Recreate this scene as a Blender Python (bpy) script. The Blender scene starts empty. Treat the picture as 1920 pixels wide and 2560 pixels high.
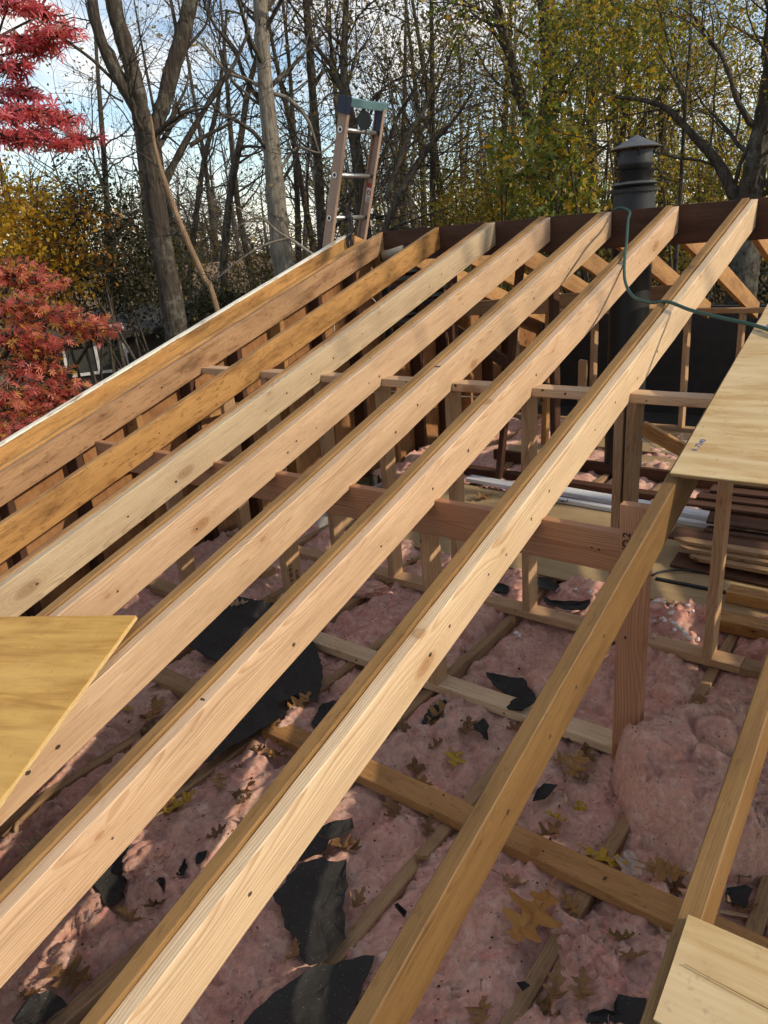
import bpy, math, random
import numpy as np
from mathutils import Vector, Matrix, Quaternion

S = bpy.context.scene
COL = S.collection
R = math.radians

# ------------------------------------------------------------------ camera
cam_d = bpy.data.cameras.new('camera')
cam = bpy.data.objects.new('camera', cam_d); COL.objects.link(cam)
cam_d.sensor_fit = 'AUTO'; cam_d.sensor_width = 36.0
cam_d.lens = 1828.44 / 2560 * 36
cam_d.clip_start = 0.05; cam_d.clip_end = 800
cam.location = (0.9863, -4.7094, -0.084)
cam.rotation_euler = (R(69.8577), R(4.073), R(37.0825))
S.camera = cam

# ------------------------------------------------------------------ light
SUN_DIR = Vector((1.0, 0.279, 0.60)).normalized()          # towards the sun
SUN_EL = math.asin(SUN_DIR.z); SUN_AZ = math.atan2(SUN_DIR.x, SUN_DIR.y)
sun_d = bpy.data.lights.new('sun', 'SUN'); sun_d.energy = 2.6; sun_d.angle = R(0.53); sun_d.color = (1.0, 0.90, 0.76)
sun = bpy.data.objects.new('sun', sun_d); COL.objects.link(sun)
sun.rotation_euler = (-SUN_DIR).to_track_quat('-Z', 'Y').to_euler()
sun.location = (20, 5, 14)

world = bpy.data.worlds.new('World'); S.world = world; world.use_nodes = True
wn = world.node_tree; wn.nodes.clear(); wl = wn.links
def W(t, **k):
    n = wn.nodes.new(t)
    for a, b in k.items(): setattr(n, a, b)
    return n
w_out = W('ShaderNodeOutputWorld'); w_bg = W('ShaderNodeBackground'); w_bg.inputs[1].default_value = 0.15
w_sky = W('ShaderNodeTexSky', sky_type='NISHITA', sun_disc=False, sun_elevation=SUN_EL, sun_rotation=SUN_AZ, air_density=1.0, dust_density=0.4, ozone_density=1.6)
w_tc = W('ShaderNodeTexCoord'); w_mp = W('ShaderNodeMapping'); w_mp.inputs['Scale'].default_value = (1, 1, 2.6); w_mp.inputs['Location'].default_value = (0.35, 0.2, 0.1)
w_no = W('ShaderNodeTexNoise'); w_no.inputs['Scale'].default_value = 3.2; w_no.inputs['Detail'].default_value = 7; w_no.inputs['Roughness'].default_value = 0.58
w_rp = W('ShaderNodeValToRGB'); w_rp.color_ramp.elements[0].position = 0.47; w_rp.color_ramp.elements[1].position = 0.70
w_mx = W('ShaderNodeMix', data_type='RGBA'); w_mx.inputs['B'].default_value = (7.0, 6.85, 6.7, 1)
wl.new(w_tc.outputs['Generated'], w_mp.inputs[0]); wl.new(w_mp.outputs[0], w_no.inputs['Vector']); wl.new(w_no.outputs[0], w_rp.inputs[0])
wl.new(w_rp.outputs[0], w_mx.inputs['Factor']); wl.new(w_sky.outputs[0], w_mx.inputs['A']); wl.new(w_mx.outputs['Result'], w_bg.inputs[0]); wl.new(w_bg.outputs[0], w_out.inputs[0])

S.view_settings.view_transform = 'Standard'; S.view_settings.look = 'None'
S.view_settings.exposure = 0.44
S.view_settings.use_white_balance = True; S.view_settings.white_balance_temperature = 7150; S.view_settings.white_balance_tint = 10.0; S.view_settings.gamma = 1.0; S.view_settings.use_curve_mapping = False
S.render.engine = 'CYCLES'
S.cycles.use_denoising = True; S.cycles.max_bounces = 5; S.cycles.diffuse_bounces = 4; S.cycles.glossy_bounces = 2; S.cycles.transmission_bounces = 3; S.cycles.caustics_reflective = False; S.cycles.caustics_refractive = False
S.cycles.use_adaptive_sampling = True; S.cycles.adaptive_threshold = 0.03; S.cycles.debug_use_spatial_splits = True
try: S.cycles.denoiser = 'OPENIMAGEDENOISE'
except Exception: pass

# ------------------------------------------------------------------ helpers
PITCH = R(17.293); TP = math.tan(PITCH); CP = math.cos(PITCH); SP = math.sin(PITCH)
rng = random.Random(11); nr = np.random.RandomState(5)

def tag(o, label=None, cat=None, group=None, kind=None):
    if label: o['label'] = label
    if cat: o['category'] = cat
    if group: o['group'] = group
    if kind: o['kind'] = kind
    return o
def link(name, me, mat=None, parent=None, loc=None, smooth=False):
    o = bpy.data.objects.new(name, me); COL.objects.link(o)
    if mat is not None and not me.materials: me.materials.append(mat)
    if parent is not None: o.parent = parent
    if loc is not None: o.location = loc
    if smooth: me.polygons.foreach_set('use_smooth', [True] * len(me.polygons))
    return o
def empty(name, loc=(0, 0, 0)):
    o = bpy.data.objects.new(name, None); COL.objects.link(o); o.location = loc; o.empty_display_size = 0.1
    return o
def pymesh(name, v, f):
    me = bpy.data.meshes.new(name); me.from_pydata([tuple(map(float, p)) for p in v], [], f); me.update(); return me
def npmesh(name, v, quads=None, tris=None):
    """fast mesh from numpy arrays"""
    me = bpy.data.meshes.new(name)
    v = np.asarray(v, np.float32); me.vertices.add(len(v)); me.vertices.foreach_set('co', v.ravel())
    ls, tot, nl = [], [], 0
    idx = []
    if quads is not None and len(quads):
        q = np.asarray(quads, np.int32); idx.append(q.ravel()); ls.append(np.arange(len(q)) * 4 + nl); tot.append(np.full(len(q), 4)); nl += len(q) * 4
    if tris is not None and len(tris):
        q = np.asarray(tris, np.int32); idx.append(q.ravel()); ls.append(np.arange(len(q)) * 3 + nl); tot.append(np.full(len(q), 3)); nl += len(q) * 3
    idx = np.concatenate(idx); ls = np.concatenate(ls); tot = np.concatenate(tot)
    me.loops.add(len(idx)); me.loops.foreach_set('vertex_index', idx.astype(np.int32))
    me.polygons.add(len(ls)); me.polygons.foreach_set('loop_start', ls.astype(np.int32))
    try: me.polygons.foreach_set('loop_total', tot.astype(np.int32))
    except Exception: pass
    me.update(calc_edges=True); me.validate(); return me

# ---- value noise on numpy arrays
def _hash(i, j, s): 
    h = (i * 374761393 + j * 668265263 + s * 974711) & 0x7fffffff
    h = ((h ^ (h >> 13)) * 1274126177) & 0x7fffffff
    return ((h ^ (h >> 16)) & 0xffff) / 65535.0
def vnoise(x, y, s=0):
    xi = np.floor(x).astype(np.int64); yi = np.floor(y).astype(np.int64); fx = x - xi; fy = y - yi
    fx = fx * fx * fx * (fx * (fx * 6 - 15) + 10); fy = fy * fy * fy * (fy * (fy * 6 - 15) + 10)
    a = _hash(xi, yi, s); b = _hash(xi + 1, yi, s); c = _hash(xi, yi + 1, s); d = _hash(xi + 1, yi + 1, s)
    return (a + (b - a) * fx) * (1 - fy) + (c + (d - c) * fx) * fy
def fbm(x, y, s=0, o=4):
    t = 0; a = 0.5
    for k in range(o): t = t + a * vnoise(x, y, s + k * 7); x = x * 2.03; y = y * 2.03; a *= 0.5
    return t

def _h3(i, j, k, s):
    h = (i * 374761393 + j * 668265263 + k * 2147483647 + k * 1103515245 + s * 974711) & 0x7fffffff
    h = ((h ^ (h >> 13)) * 1274126177) & 0x7fffffff
    return ((h ^ (h >> 16)) & 0xffff) / 65535.0
def vn3(P, s=0):
    i = np.floor(P).astype(np.int64); f = P - i; f = f * f * (3 - 2 * f); x, y, z = f.T; a, b, c = i.T; r = 0
    for dx in (0, 1):
        for dy in (0, 1):
            for dz in (0, 1): r = r + (x if dx else 1 - x) * (y if dy else 1 - y) * (z if dz else 1 - z) * _h3(a + dx, b + dy, c + dz, s)
    return r
def fbm3(P, s=0, o=4):
    t = 0; a = 0.5
    for k in range(o): t = t + a * vn3(P, s + k * 7); P = P * 2.03 + 3.7; a *= 0.5
    return t / (1 - 0.5 ** o)

# ------------------------------------------------------------------ materials
class NT:
    def __init__(s, name):
        s.m = bpy.data.materials.new(name); s.m.use_nodes = True; s.t = s.m.node_tree; s.t.nodes.clear()
        s.out = s.n('ShaderNodeOutputMaterial'); s.b = s.n('ShaderNodeBsdfPrincipled'); s.t.links.new(s.b.outputs[0], s.out.inputs[0])
    def n(s, t, **k):
        q = s.t.nodes.new(t)
        for a, b in k.items(): setattr(q, a, b)
        return q
    def l(s, a, b): s.t.links.new(a, b)
    def val(s, sock, v):
        if hasattr(v, 'is_output') or isinstance(v, bpy.types.NodeSocket): s.l(v, sock)
        else: sock.default_value = v
    def math(s, op, a, b=0.0, c=0.0, clamp=False):
        q = s.n('ShaderNodeMath', operation=op); q.use_clamp = clamp
        for i, v in enumerate((a, b, c)): s.val(q.inputs[i], v)
        return q.outputs[0]
    def vmath(s, op, a, b=(0, 0, 0)):
        q = s.n('ShaderNodeVectorMath', operation=op); s.val(q.inputs[0], a); s.val(q.inputs[1], b); return q.outputs[0]
    def map(s, v, scale=(1, 1, 1), loc=(0, 0, 0)):
        q = s.n('ShaderNodeMapping'); s.l(v, q.inputs[0]); s.val(q.inputs['Scale'], scale); s.val(q.inputs['Location'], loc); return q.outputs[0]
    def noise(s, v, scale, detail=3, rough=0.55, dist=0.0):
        q = s.n('ShaderNodeTexNoise'); s.l(v, q.inputs['Vector']); q.inputs['Scale'].default_value = scale; q.inputs['Detail'].default_value = detail; q.inputs['Roughness'].default_value = rough; q.inputs['Distortion'].default_value = dist; return q.outputs[0]
    def vor2(s, v):
        q = s.n('ShaderNodeTexVoronoi', feature='F1', voronoi_dimensions='2D'); s.l(v, q.inputs['Vector']); q.inputs['Scale'].default_value = 1.0; return q.outputs['Distance'], q.outputs['Color']
    def vor(s, v, scale, feat='F1', out='Distance'):
        q = s.n('ShaderNodeTexVoronoi', feature=feat); s.l(v, q.inputs['Vector']); q.inputs['Scale'].default_value = scale; return q.outputs[out], q.outputs['Color'] if feat == 'F1' else None
    def ramp(s, v, stops):
        q = s.n('ShaderNodeValToRGB'); e = q.color_ramp.elements
        while len(e) < len(stops): e.new(0.5)
        for i, (p, c) in enumerate(stops): e[i].position = p; e[i].color = (c, c, c, 1) if not hasattr(c, '__len__') else (*c, 1)
        s.l(v, q.inputs[0]); return q.outputs[0]
    def mix(s, f, a, b, mode='MIX'):
        q = s.n('ShaderNodeMix', data_type='RGBA', blend_type=mode)
        s.val(q.inputs['Factor'], f); 
        for k, v in (('A', a), ('B', b)):
            if isinstance(v, tuple): v = (*v, 1) if len(v) == 3 else v
            s.val(q.inputs[k], v)
        return q.outputs['Result']
    def tc(s, o='Object'): return s.n('ShaderNodeTexCoord').outputs[o]
    def rand(s): return s.n('ShaderNodeObjectInfo').outputs['Random']
    def island(s): return s.n('ShaderNodeNewGeometry').outputs['Random Per Island']
    def bump(s, h, strength=0.3, dist=0.004):
        q = s.n('ShaderNodeBump'); q.inputs['Strength'].default_value = strength; q.inputs['Distance'].default_value = dist; s.l(h, q.inputs['Height']); s.l(q.outputs[0], s.b.inputs['Normal'])
    def fin(s, col, rough=0.7, spec=0.3):
        s.val(s.b.inputs['Base Color'], (*col, 1) if isinstance(col, tuple) and len(col) == 3 else col); s.val(s.b.inputs['Roughness'], rough); s.b.inputs['Specular IOR Level'].default_value = spec; return s.m

def wood(name, early, late, var, period=0.006, knots=0.5, stain=0.0, contrast=1.0, rough=0.68, holes=0.5, blotch=0.5):
    """sawn lumber: growth rings cut flat, fine fibre, knots and a few nail holes; board length is local X"""
    m = NT(name); tc = m.tc(); rd = m.rand()
    off = m.n('ShaderNodeCombineXYZ'); m.l(m.math('MULTIPLY', rd, 91.7), off.inputs[0])
    r2 = m.math('FRACT', m.math('MULTIPLY', rd, 17.3)); r3 = m.math('FRACT', m.math('MULTIPLY', rd, 61.9))
    p = m.vmath('ADD', tc, off.outputs[0])
    # knots, running through the thickness: cells in the plane of the wide face
    xyz = m.n('ShaderNodeSeparateXYZ'); m.l(p, xyz.inputs[0])
    def face(sx, sz):
        c_ = m.n('ShaderNodeCombineXYZ'); m.l(m.math('MULTIPLY', xyz.outputs[0], sx), c_.inputs[0]); m.l(m.math('MULTIPLY_ADD', xyz.outputs[2], sz, m.math('MULTIPLY', xyz.outputs[1], sz * 0.3)), c_.inputs[1]); return c_.outputs[0]
    kd, kc = m.vor2(face(2.0, 4.6))
    sep = m.n('ShaderNodeSeparateColor'); m.l(kc, sep.inputs[0])
    has = m.math('GREATER_THAN', sep.outputs[0], 1.0 - knots)
    size = m.math('MULTIPLY_ADD', m.math('POWER', sep.outputs[1], 2.0), 0.10, 0.035)
    kcore = m.math('MULTIPLY', m.math('SUBTRACT', 1.0, m.math('DIVIDE', kd, size), clamp=True), has)
    kfall = m.math('MULTIPLY', m.math('POWER', m.math('SUBTRACT', 1.0, m.math('DIVIDE', kd, 0.42), clamp=True), 2.0), has)
    # rings
    shift = m.n('ShaderNodeCombineXYZ'); drift = m.noise(m.map(p, (0.75, 0.0, 0.0)), 1.0, 2, 0.5); m.l(m.math('ADD', m.math('MULTIPLY_ADD', r2, 0.06, 0.035), m.math('MULTIPLY_ADD', drift, 0.16, -0.08)), shift.inputs[1]); m.l(m.math('ADD', m.math('MULTIPLY_ADD', r3, 0.16, -0.08), m.math('MULTIPLY', kfall, 0.035)), shift.inputs[2])
    rp = m.vmath('ADD', p, shift.outputs[0])
    wob = m.noise(m.map(p, (1.6, 8, 8)), 1.0, 3, 0.5)
    rp = m.map(rp, (0.03, 1, 1))
    wv = m.n('ShaderNodeTexWave', wave_type='RINGS', rings_direction='X', wave_profile='SAW'); m.l(rp, wv.inputs['Vector'])
    wv.inputs['Scale'].default_value = 2 * math.pi / (20 * period); wv.inputs['Distortion'].default_value = 4.0; wv.inputs['Detail'].default_value = 2.0; wv.inputs['Detail Scale'].default_value = 0.05; wv.inputs['Detail Roughness'].default_value = 0.55
    m.l(m.math('MULTIPLY', wob, 10.0), wv.inputs['Phase Offset'])
    ring = m.ramp(wv.outputs[1], [(0.0, 0.0), (0.55, 0.12), (0.86, 1.0), (0.97, 0.75), (1.0, 0.0)])
    fib = m.noise(m.map(p, (4, 190, 190)), 1.0, 3, 0.65)
    big = m.noise(m.map(p, (1.1, 9, 9)), 1.0, 3, 0.6)
    col = m.mix(m.math('MULTIPLY', ring, 0.85 * contrast), early, late)
    col = m.mix(m.math('MULTIPLY', m.ramp(big, [(0.35, 0.0), (0.7, 1.0)]), blotch), col, var)
    col = m.mix(m.ramp(fib, [(0.35, 0.0), (0.7, 0.6)]), col, m.mix(1.0, col, (0.66, 0.58, 0.5), 'MULTIPLY'))
    if stain:
        st = m.noise(m.map(p, (2.6, 14, 14)), 1.0, 5, 0.68)
        col = m.mix(m.math('MULTIPLY', m.ramp(st, [(0.46, 0.0), (0.66, 1.0)]), stain), col, m.mix(1.0, col, (0.30, 0.22, 0.17), 'MULTIPLY'))
        sp = m.noise(m.map(p, (20, 60, 60)), 1.0, 3, 0.7)
        col = m.mix(m.math('MULTIPLY', m.ramp(sp, [(0.58, 0.0), (0.68, 1.0)]), stain * 0.8), col, m.mix(1.0, col, (0.28, 0.2, 0.15), 'MULTIPLY'))
    col = m.mix(m.math('MULTIPLY', kfall, 0.35), col, late)
    kring = m.math('MULTIPLY_ADD', m.math('SINE', m.math('MULTIPLY', kd, 150.0)), 0.25, 0.75)
    kcol = m.mix(kring, (late[0] * 0.30, late[1] * 0.25, late[2] * 0.22), (late[0] * 0.85, late[1] * 0.72, late[2] * 0.6))
    swirl = m.math('MULTIPLY', m.math('MULTIPLY_ADD', m.math('SINE', m.math('MULTIPLY', m.math('ADD', kd, m.math('MULTIPLY', fib, 0.03)), 120.0)), 0.5, 0.5), m.math('POWER', m.math('SUBTRACT', 1.0, m.math('DIVIDE', kd, m.math('MULTIPLY', size, 2.6)), clamp=True), 0.7))
    col = m.mix(m.math('MULTIPLY', m.math('MULTIPLY', swirl, has), 0.55), col, late)
    kw = m.math('MULTIPLY_ADD', m.noise(m.map(p, (30, 30, 30)), 1.0, 3, 0.6), 0.7, 0.2)
    col = m.mix(m.math('MULTIPLY', m.ramp(kcore, [(0.0, 0.0), (0.30, 0.75), (0.75, 1.0)]), m.math('ADD', kw, 0.2, clamp=True)), col, kcol)
    if holes:
        hd, hc = m.vor2(face(8.0, 10.0)); hs = m.n('ShaderNodeSeparateColor'); m.l(hc, hs.inputs[0])
        hd = m.math('ADD', hd, m.math('MULTIPLY_ADD', m.noise(m.map(p, (120, 120, 120)), 1.0, 2), 0.06, -0.03))
        hole = m.math('MULTIPLY', m.math('LESS_THAN', hd, m.math('MULTIPLY_ADD', hs.outputs[2], 0.035, 0.03)), m.math('GREATER_THAN', hs.outputs[1], 1.0 - holes * 0.6))
        col = m.mix(m.math('MULTIPLY', hole, 0.92), col, (0.03, 0.018, 0.012))
    tint = m.math('MULTIPLY_ADD', r2, 0.22, 0.89)
    hsv = m.n('ShaderNodeHueSaturation'); m.l(col, hsv.inputs['Color']); m.l(tint, hsv.inputs['Value'])
    m.bump(m.math('ADD', m.math('MULTIPLY', ring, 0.4), fib), 0.25, 0.0015)
    return m.fin(hsv.outputs[0], rough, 0.25)

M = {}
M['new'] = wood('new_fir', (0.68, 0.49, 0.31), (0.45, 0.255, 0.13), (0.65, 0.44, 0.28), 0.007, 0.62, 0.22, 0.9, 0.62, 0.5, 0.55)
M['newrose'] = wood('new_rose_fir', (0.68, 0.485, 0.31), (0.46, 0.265, 0.14), (0.64, 0.43, 0.275), 0.0068, 0.62, 0.22, 0.9, 0.62, 0.5, 0.55)
M['newpale'] = wood('new_pale_fir', (0.74, 0.57, 0.375), (0.50, 0.315, 0.165), (0.68, 0.50, 0.32), 0.0075, 0.62, 0.2, 0.95, 0.62, 0.5, 0.5)
M['newgreen'] = wood('new_grey_spruce', (0.61, 0.475, 0.31), (0.39, 0.275, 0.165), (0.55, 0.425, 0.27), 0.0068, 0.55, 0.2, 0.95, 0.65, 0.45, 0.5)
M['newpink'] = wood('new_pink_fir', (0.48, 0.265, 0.155), (0.29, 0.125, 0.062), (0.42, 0.20, 0.11), 0.0068, 0.45, 0, 0.9, 0.65, 0.25, 0.5)
M['stud'] = wood('stud_fir', (0.50, 0.33, 0.19), (0.34, 0.19, 0.095), (0.45, 0.28, 0.16), 0.006, 0.35, 0.25, 0.85, 0.7, 0.2, 0.5)
M['old'] = wood('old_fir', (0.47, 0.26, 0.105), (0.29, 0.135, 0.048), (0.40, 0.21, 0.075), 0.005, 0.35, 0.5, 0.8, 0.62, 0.3, 0.6)
M['oldhoney'] = wood('old_honey_fir', (0.54, 0.30, 0.105), (0.34, 0.165, 0.052), (0.45, 0.235, 0.08), 0.005, 0.35, 0.75, 0.75, 0.6, 0.4, 0.6)
M['oldtan'] = wood('old_tan_fir', (0.335, 0.19, 0.068), (0.215, 0.11, 0.036), (0.28, 0.15, 0.05), 0.005, 0.3, 0.4, 0.8, 0.62, 0.35, 0.6)
M['oldumber'] = wood('old_umber_fir', (0.25, 0.142, 0.052), (0.165, 0.085, 0.03), (0.21, 0.115, 0.04), 0.005, 0.3, 0.35, 0.8, 0.62, 0.35, 0.6)  # one uniform deeper brown, for the two old rafters at right
M['oldgrey'] = wood('old_weathered_fir', (0.47, 0.28, 0.145), (0.29, 0.155, 0.074), (0.37, 0.21, 0.11), 0.0055, 0.3, 0.75, 0.7, 0.72, 0.4, 0.7)
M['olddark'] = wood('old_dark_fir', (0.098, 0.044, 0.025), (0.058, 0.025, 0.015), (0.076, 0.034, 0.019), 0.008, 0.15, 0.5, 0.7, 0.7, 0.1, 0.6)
M['dustwood'] = wood('dusty_joist', (0.39, 0.255, 0.14), (0.27, 0.165, 0.085), (0.33, 0.215, 0.12), 0.005, 0.2, 0.5, 0.7, 0.8, 0.2, 0.6)
M['siding'] = wood('dark_siding', (0.125, 0.062, 0.038), (0.075, 0.036, 0.022), (0.10, 0.05, 0.03), 0.006, 0.15, 0.5, 0.8, 0.75, 0.2, 0.6)

def ply(name, a, b, c, edge=False, scale=1.0, stain=0.3):
    m = NT(name); p = m.vmath('ADD', m.tc(), m.vmath('MULTIPLY', m.n('ShaderNodeObjectInfo').outputs['Random'], (43, 31, 0)))
    n1 = m.noise(m.map(p, (3.0 * scale, 26 * scale, 10)), 1.0, 5, 0.62, 0.6)
    n2 = m.noise(m.map(p, (1.6, 3.2, 4)), 1.0, 3, 0.6, 0.9)
    fib = m.noise(m.map(p, (16, 320, 60)), 1.0, 2, 0.6)
    col = m.mix(m.ramp(n1, [(0.38, 0.0), (0.60, 1.0)]), a, b)
    col = m.mix(m.math('MULTIPLY', m.ramp(n2, [(0.45, 0.0), (0.62, 1.0)]), 0.55), col, c)
    col = m.mix(m.math('MULTIPLY', fib, 0.4), col, m.mix(1.0, col, (0.66, 0.6, 0.52), 'MULTIPLY'))
    kd, kc = m.vor(m.map(p, (2.6, 5.2, 0.0)), 1.0); s = m.n('ShaderNodeSeparateColor'); m.l(kc, s.inputs[0])
    kn = m.math('MULTIPLY', m.math('SUBTRACT', 1.0, m.math('DIVIDE', kd, 0.12), clamp=True), m.math('GREATER_THAN', s.outputs[0], 0.45))
    col = m.mix(m.ramp(kn, [(0.0, 0.0), (0.3, 0.75)]), col, (0.17, 0.075, 0.035))
    sp = m.noise(p, 46, 3, 0.7); col = m.mix(m.math('MULTIPLY', m.ramp(sp, [(0.6, 0.0), (0.72, 1.0)]), stain), col, (0.20, 0.13, 0.075))
    m.bump(n1, 0.15, 0.002)
    return m.fin(col, 0.62, 0.3)
M['ply'] = ply('plywood_pale', (0.66, 0.48, 0.25), (0.50, 0.315, 0.13), (0.70, 0.54, 0.32))
M['plywarm'] = ply('plywood_warm', (0.66, 0.385, 0.10), (0.47, 0.24, 0.052), (0.70, 0.43, 0.13))
M['plyedge'] = ply('plywood_edge', (0.34, 0.20, 0.10), (0.24, 0.14, 0.07), (0.3, 0.19, 0.1))
M['plyedgep'] = ply('plywood_edge_pale', (0.66, 0.50, 0.26), (0.56, 0.38, 0.16), (0.62, 0.46, 0.22))
M['plyold'] = ply('plywood_gable', (0.34, 0.165, 0.07), (0.25, 0.11, 0.042), (0.38, 0.19, 0.08), stain=0.5)
M['deck'] = ply('attic_deck', (0.42, 0.305, 0.165), (0.34, 0.235, 0.12), (0.45, 0.335, 0.19), scale=0.4, stain=0.5)

def plain(name, col, rough=0.6, metal=0.0, nscale=30, amt=0.25, spec=0.4, bump=0.0):
    m = NT(name); n = m.noise(m.tc(), nscale, 4, 0.6)
    c = m.mix(m.math('MULTIPLY', n, amt * 2), col, tuple(x * 0.55 for x in col)); m.b.inputs['Metallic'].default_value = metal
    if bump: m.bump(n, bump, 0.003)
    return m.fin(c, rough, spec)
M['tar'] = None
def tarmat():
    m = NT('tar_paper'); p = m.tc(); n = m.noise(p, 9, 4, 0.6); sp, sc = m.vor(p, 210)
    s = m.n('ShaderNodeSeparateColor'); m.l(sc, s.inputs[0])
    dots = m.math('MULTIPLY', m.math('LESS_THAN', sp, 0.22), m.math('GREATER_THAN', s.outputs[0], 0.9))
    c = m.mix(n, (0.018, 0.017, 0.016), (0.050, 0.047, 0.043)); c = m.mix(m.math('MULTIPLY', dots, 0.5), c, (0.4, 0.38, 0.36))
    m.bump(m.noise(p, 160, 2), 0.25, 0.001); return m.fin(c, 0.85, 0.25)
M['tar'] = tarmat()
def insmat(name='fibreglass', dull=0.4):
    m = NT(name); p = m.tc()
    n1 = m.noise(p, 3.1, 5, 0.62, 0.4); n2 = m.noise(p, 11, 5, 0.65); n3 = m.noise(p, 70, 4, 0.7); n4 = m.noise(p, 1.3, 3, 0.5)
    c = m.mix(m.ramp(n1, [(0.36, 0.0), (0.62, 1.0)]), (0.80, 0.365, 0.265), (0.83, 0.465, 0.345))
    c = m.mix(m.math('MULTIPLY', m.ramp(n2, [(0.55, 0.0), (0.72, 1.0)]), 0.75), c, (0.78, 0.19, 0.165))
    c = m.mix(m.math('MULTIPLY', m.ramp(n4, [(0.42, 0.0), (0.60, 1.0)]), dull), c, (0.60, 0.40, 0.285))
    c = m.mix(m.math('MULTIPLY', m.ramp(n3, [(0.35, 1.0), (0.55, 0.0)]), 0.4), c, (0.33, 0.18, 0.14))
    n5 = m.noise(p, 5.5, 6, 0.72, 0.5); c = m.mix(m.math('MULTIPLY', m.ramp(n5, [(0.55, 0.0), (0.7, 1.0)]), 0.5), c, (0.38, 0.225, 0.165))
    n6 = m.noise(p, 26, 5, 0.7, 0.6); n7 = m.noise(m.map(p, (1, 1, 1), (7, 3, 1)), 15, 6, 0.72, 1.2)
    c = m.mix(m.math('MULTIPLY', m.ramp(n6, [(0.52, 0.0), (0.66, 1.0)]), 0.6), c, (0.90, 0.66, 0.54))
    c = m.mix(m.math('MULTIPLY', m.ramp(n7, [(0.34, 1.0), (0.47, 0.0)]), 0.6), c, (0.46, 0.18, 0.135))
    sp, sc = m.vor(p, 60); s = m.n('ShaderNodeSeparateColor'); m.l(sc, s.inputs[0])
    dots = m.math('MULTIPLY', m.math('LESS_THAN', sp, 0.16), m.math('GREATER_THAN', s.outputs[1], 0.86)); c = m.mix(dots, c, (0.05, 0.035, 0.03))
    sp2, sc2 = m.vor(p, 85); s2 = m.n('ShaderNodeSeparateColor'); m.l(sc2, s2.inputs[0])
    dots2 = m.math('MULTIPLY', m.math('LESS_THAN', sp2, 0.13), m.math('GREATER_THAN', s2.outputs[0], 0.92)); c = m.mix(dots2, c, (0.8, 0.74, 0.7))
    m.bump(m.math('ADD', m.math('MULTIPLY', n3, 0.5), m.noise(p, 240, 4, 0.75)), 0.8, 0.01)
    m.b.inputs['Sheen Weight'].default_value = 0.25; m.b.inputs['Sheen Roughness'].default_value = 0.6
    return m.fin(c, 0.95, 0.1)
M['ins'] = insmat(); M['insgrey'] = insmat('fibreglass_dusty', 0.6)
def barkmat(name, a, b, lichen=0.3):
    m = NT(name); p = m.tc(); rd = m.rand()
    n = m.noise(m.map(p, (13, 13, 1.9)), 2.0, 5, 0.72, 0.4); n2 = m.noise(p, 1.7, 4, 0.6); n3 = m.noise(p, 14, 3, 0.7)
    c = m.mix(m.ramp(n, [(0.35, 0.0), (0.65, 1.0)]), a, b)
    c = m.mix(m.math('MULTIPLY', m.ramp(m.math('MULTIPLY_ADD', n3, 0.5, m.math('MULTIPLY', n2, 0.6)), [(0.56, 0.0), (0.68, 1.0)]), lichen), c, (0.30, 0.31, 0.25))
    m.bump(n, 0.9, 0.03); return m.fin(c, 0.9, 0.15)
M['bark'] = barkmat('bark_grey', (0.024, 0.019, 0.015), (0.088, 0.070, 0.055), 0.30)
M['barkdark'] = barkmat('bark_dark', (0.030, 0.024, 0.019), (0.105, 0.085, 0.066), 0.15)
M['barkpale'] = barkmat('bark_pale', (0.13, 0.108, 0.085), (0.31, 0.27, 0.215), 0.3)
M['barkdead'] = barkmat('bark_dead', (0.16, 0.10, 0.06), (0.34, 0.23, 0.14), 0.05)
def leafmat(name, stops, trans=0.35, rough=0.55):
    m = NT(name); r = m.island(); c = m.ramp(r, stops)
    nz = m.noise(m.tc(), 22, 2); c = m.mix(m.math('MULTIPLY', nz, 0.45), c, m.mix(1.0, c, (0.55, 0.5, 0.45), 'MULTIPLY'))
    m.fin(c, rough, 0.35)
    tr = m.n('ShaderNodeBsdfTranslucent'); m.l(m.mix(1.0, c, (1.5, 1.35, 0.8), 'MULTIPLY'), tr.inputs[0])
    mx = m.n('ShaderNodeMixShader'); mx.inputs[0].default_value = trans; m.l(m.b.outputs[0], mx.inputs[1]); m.l(tr.outputs[0], mx.inputs[2]); m.l(mx.outputs[0], m.out.inputs[0]); return m.m
M['lf_green'] = leafmat('leaf_yellow_green', [(0.0, (0.11, 0.12, 0.028)), (0.45, (0.24, 0.235, 0.04)), (0.75, (0.40, 0.32, 0.045)), (1.0, (0.50, 0.27, 0.03))], 0.55)
M['lf_oak'] = leafmat('leaf_oak_green', [(0.0, (0.09, 0.15, 0.04)), (0.55, (0.22, 0.27, 0.07)), (0.8, (0.45, 0.38, 0.05)), (1.0, (0.60, 0.32, 0.03))], 0.5)
M['lf_yellow'] = leafmat('leaf_yellow', [(0.0, (0.32, 0.23, 0.03)), (0.5, (0.56, 0.36, 0.03)), (0.85, (0.48, 0.20, 0.018)), (1.0, (0.17, 0.15, 0.03))], 0.45)
M['lf_orange'] = leafmat('leaf_orange', [(0.0, (0.33, 0.12, 0.018)), (0.5, (0.36, 0.16, 0.02)), (1.0, (0.20, 0.08, 0.02))])
M['lf_brown'] = leafmat('leaf_brown', [(0.0, (0.06, 0.05, 0.022)), (0.4, (0.12, 0.10, 0.035)), (0.75, (0.19, 0.16, 0.045)), (1.0, (0.26, 0.15, 0.04))], 0.4)
M['lf_dark'] = leafmat('leaf_evergreen', [(0.0, (0.016, 0.021, 0.009)), (0.6, (0.032, 0.036, 0.013)), (0.9, (0.06, 0.05, 0.018)), (1.0, (0.11, 0.07, 0.02))], 0.15)
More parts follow.
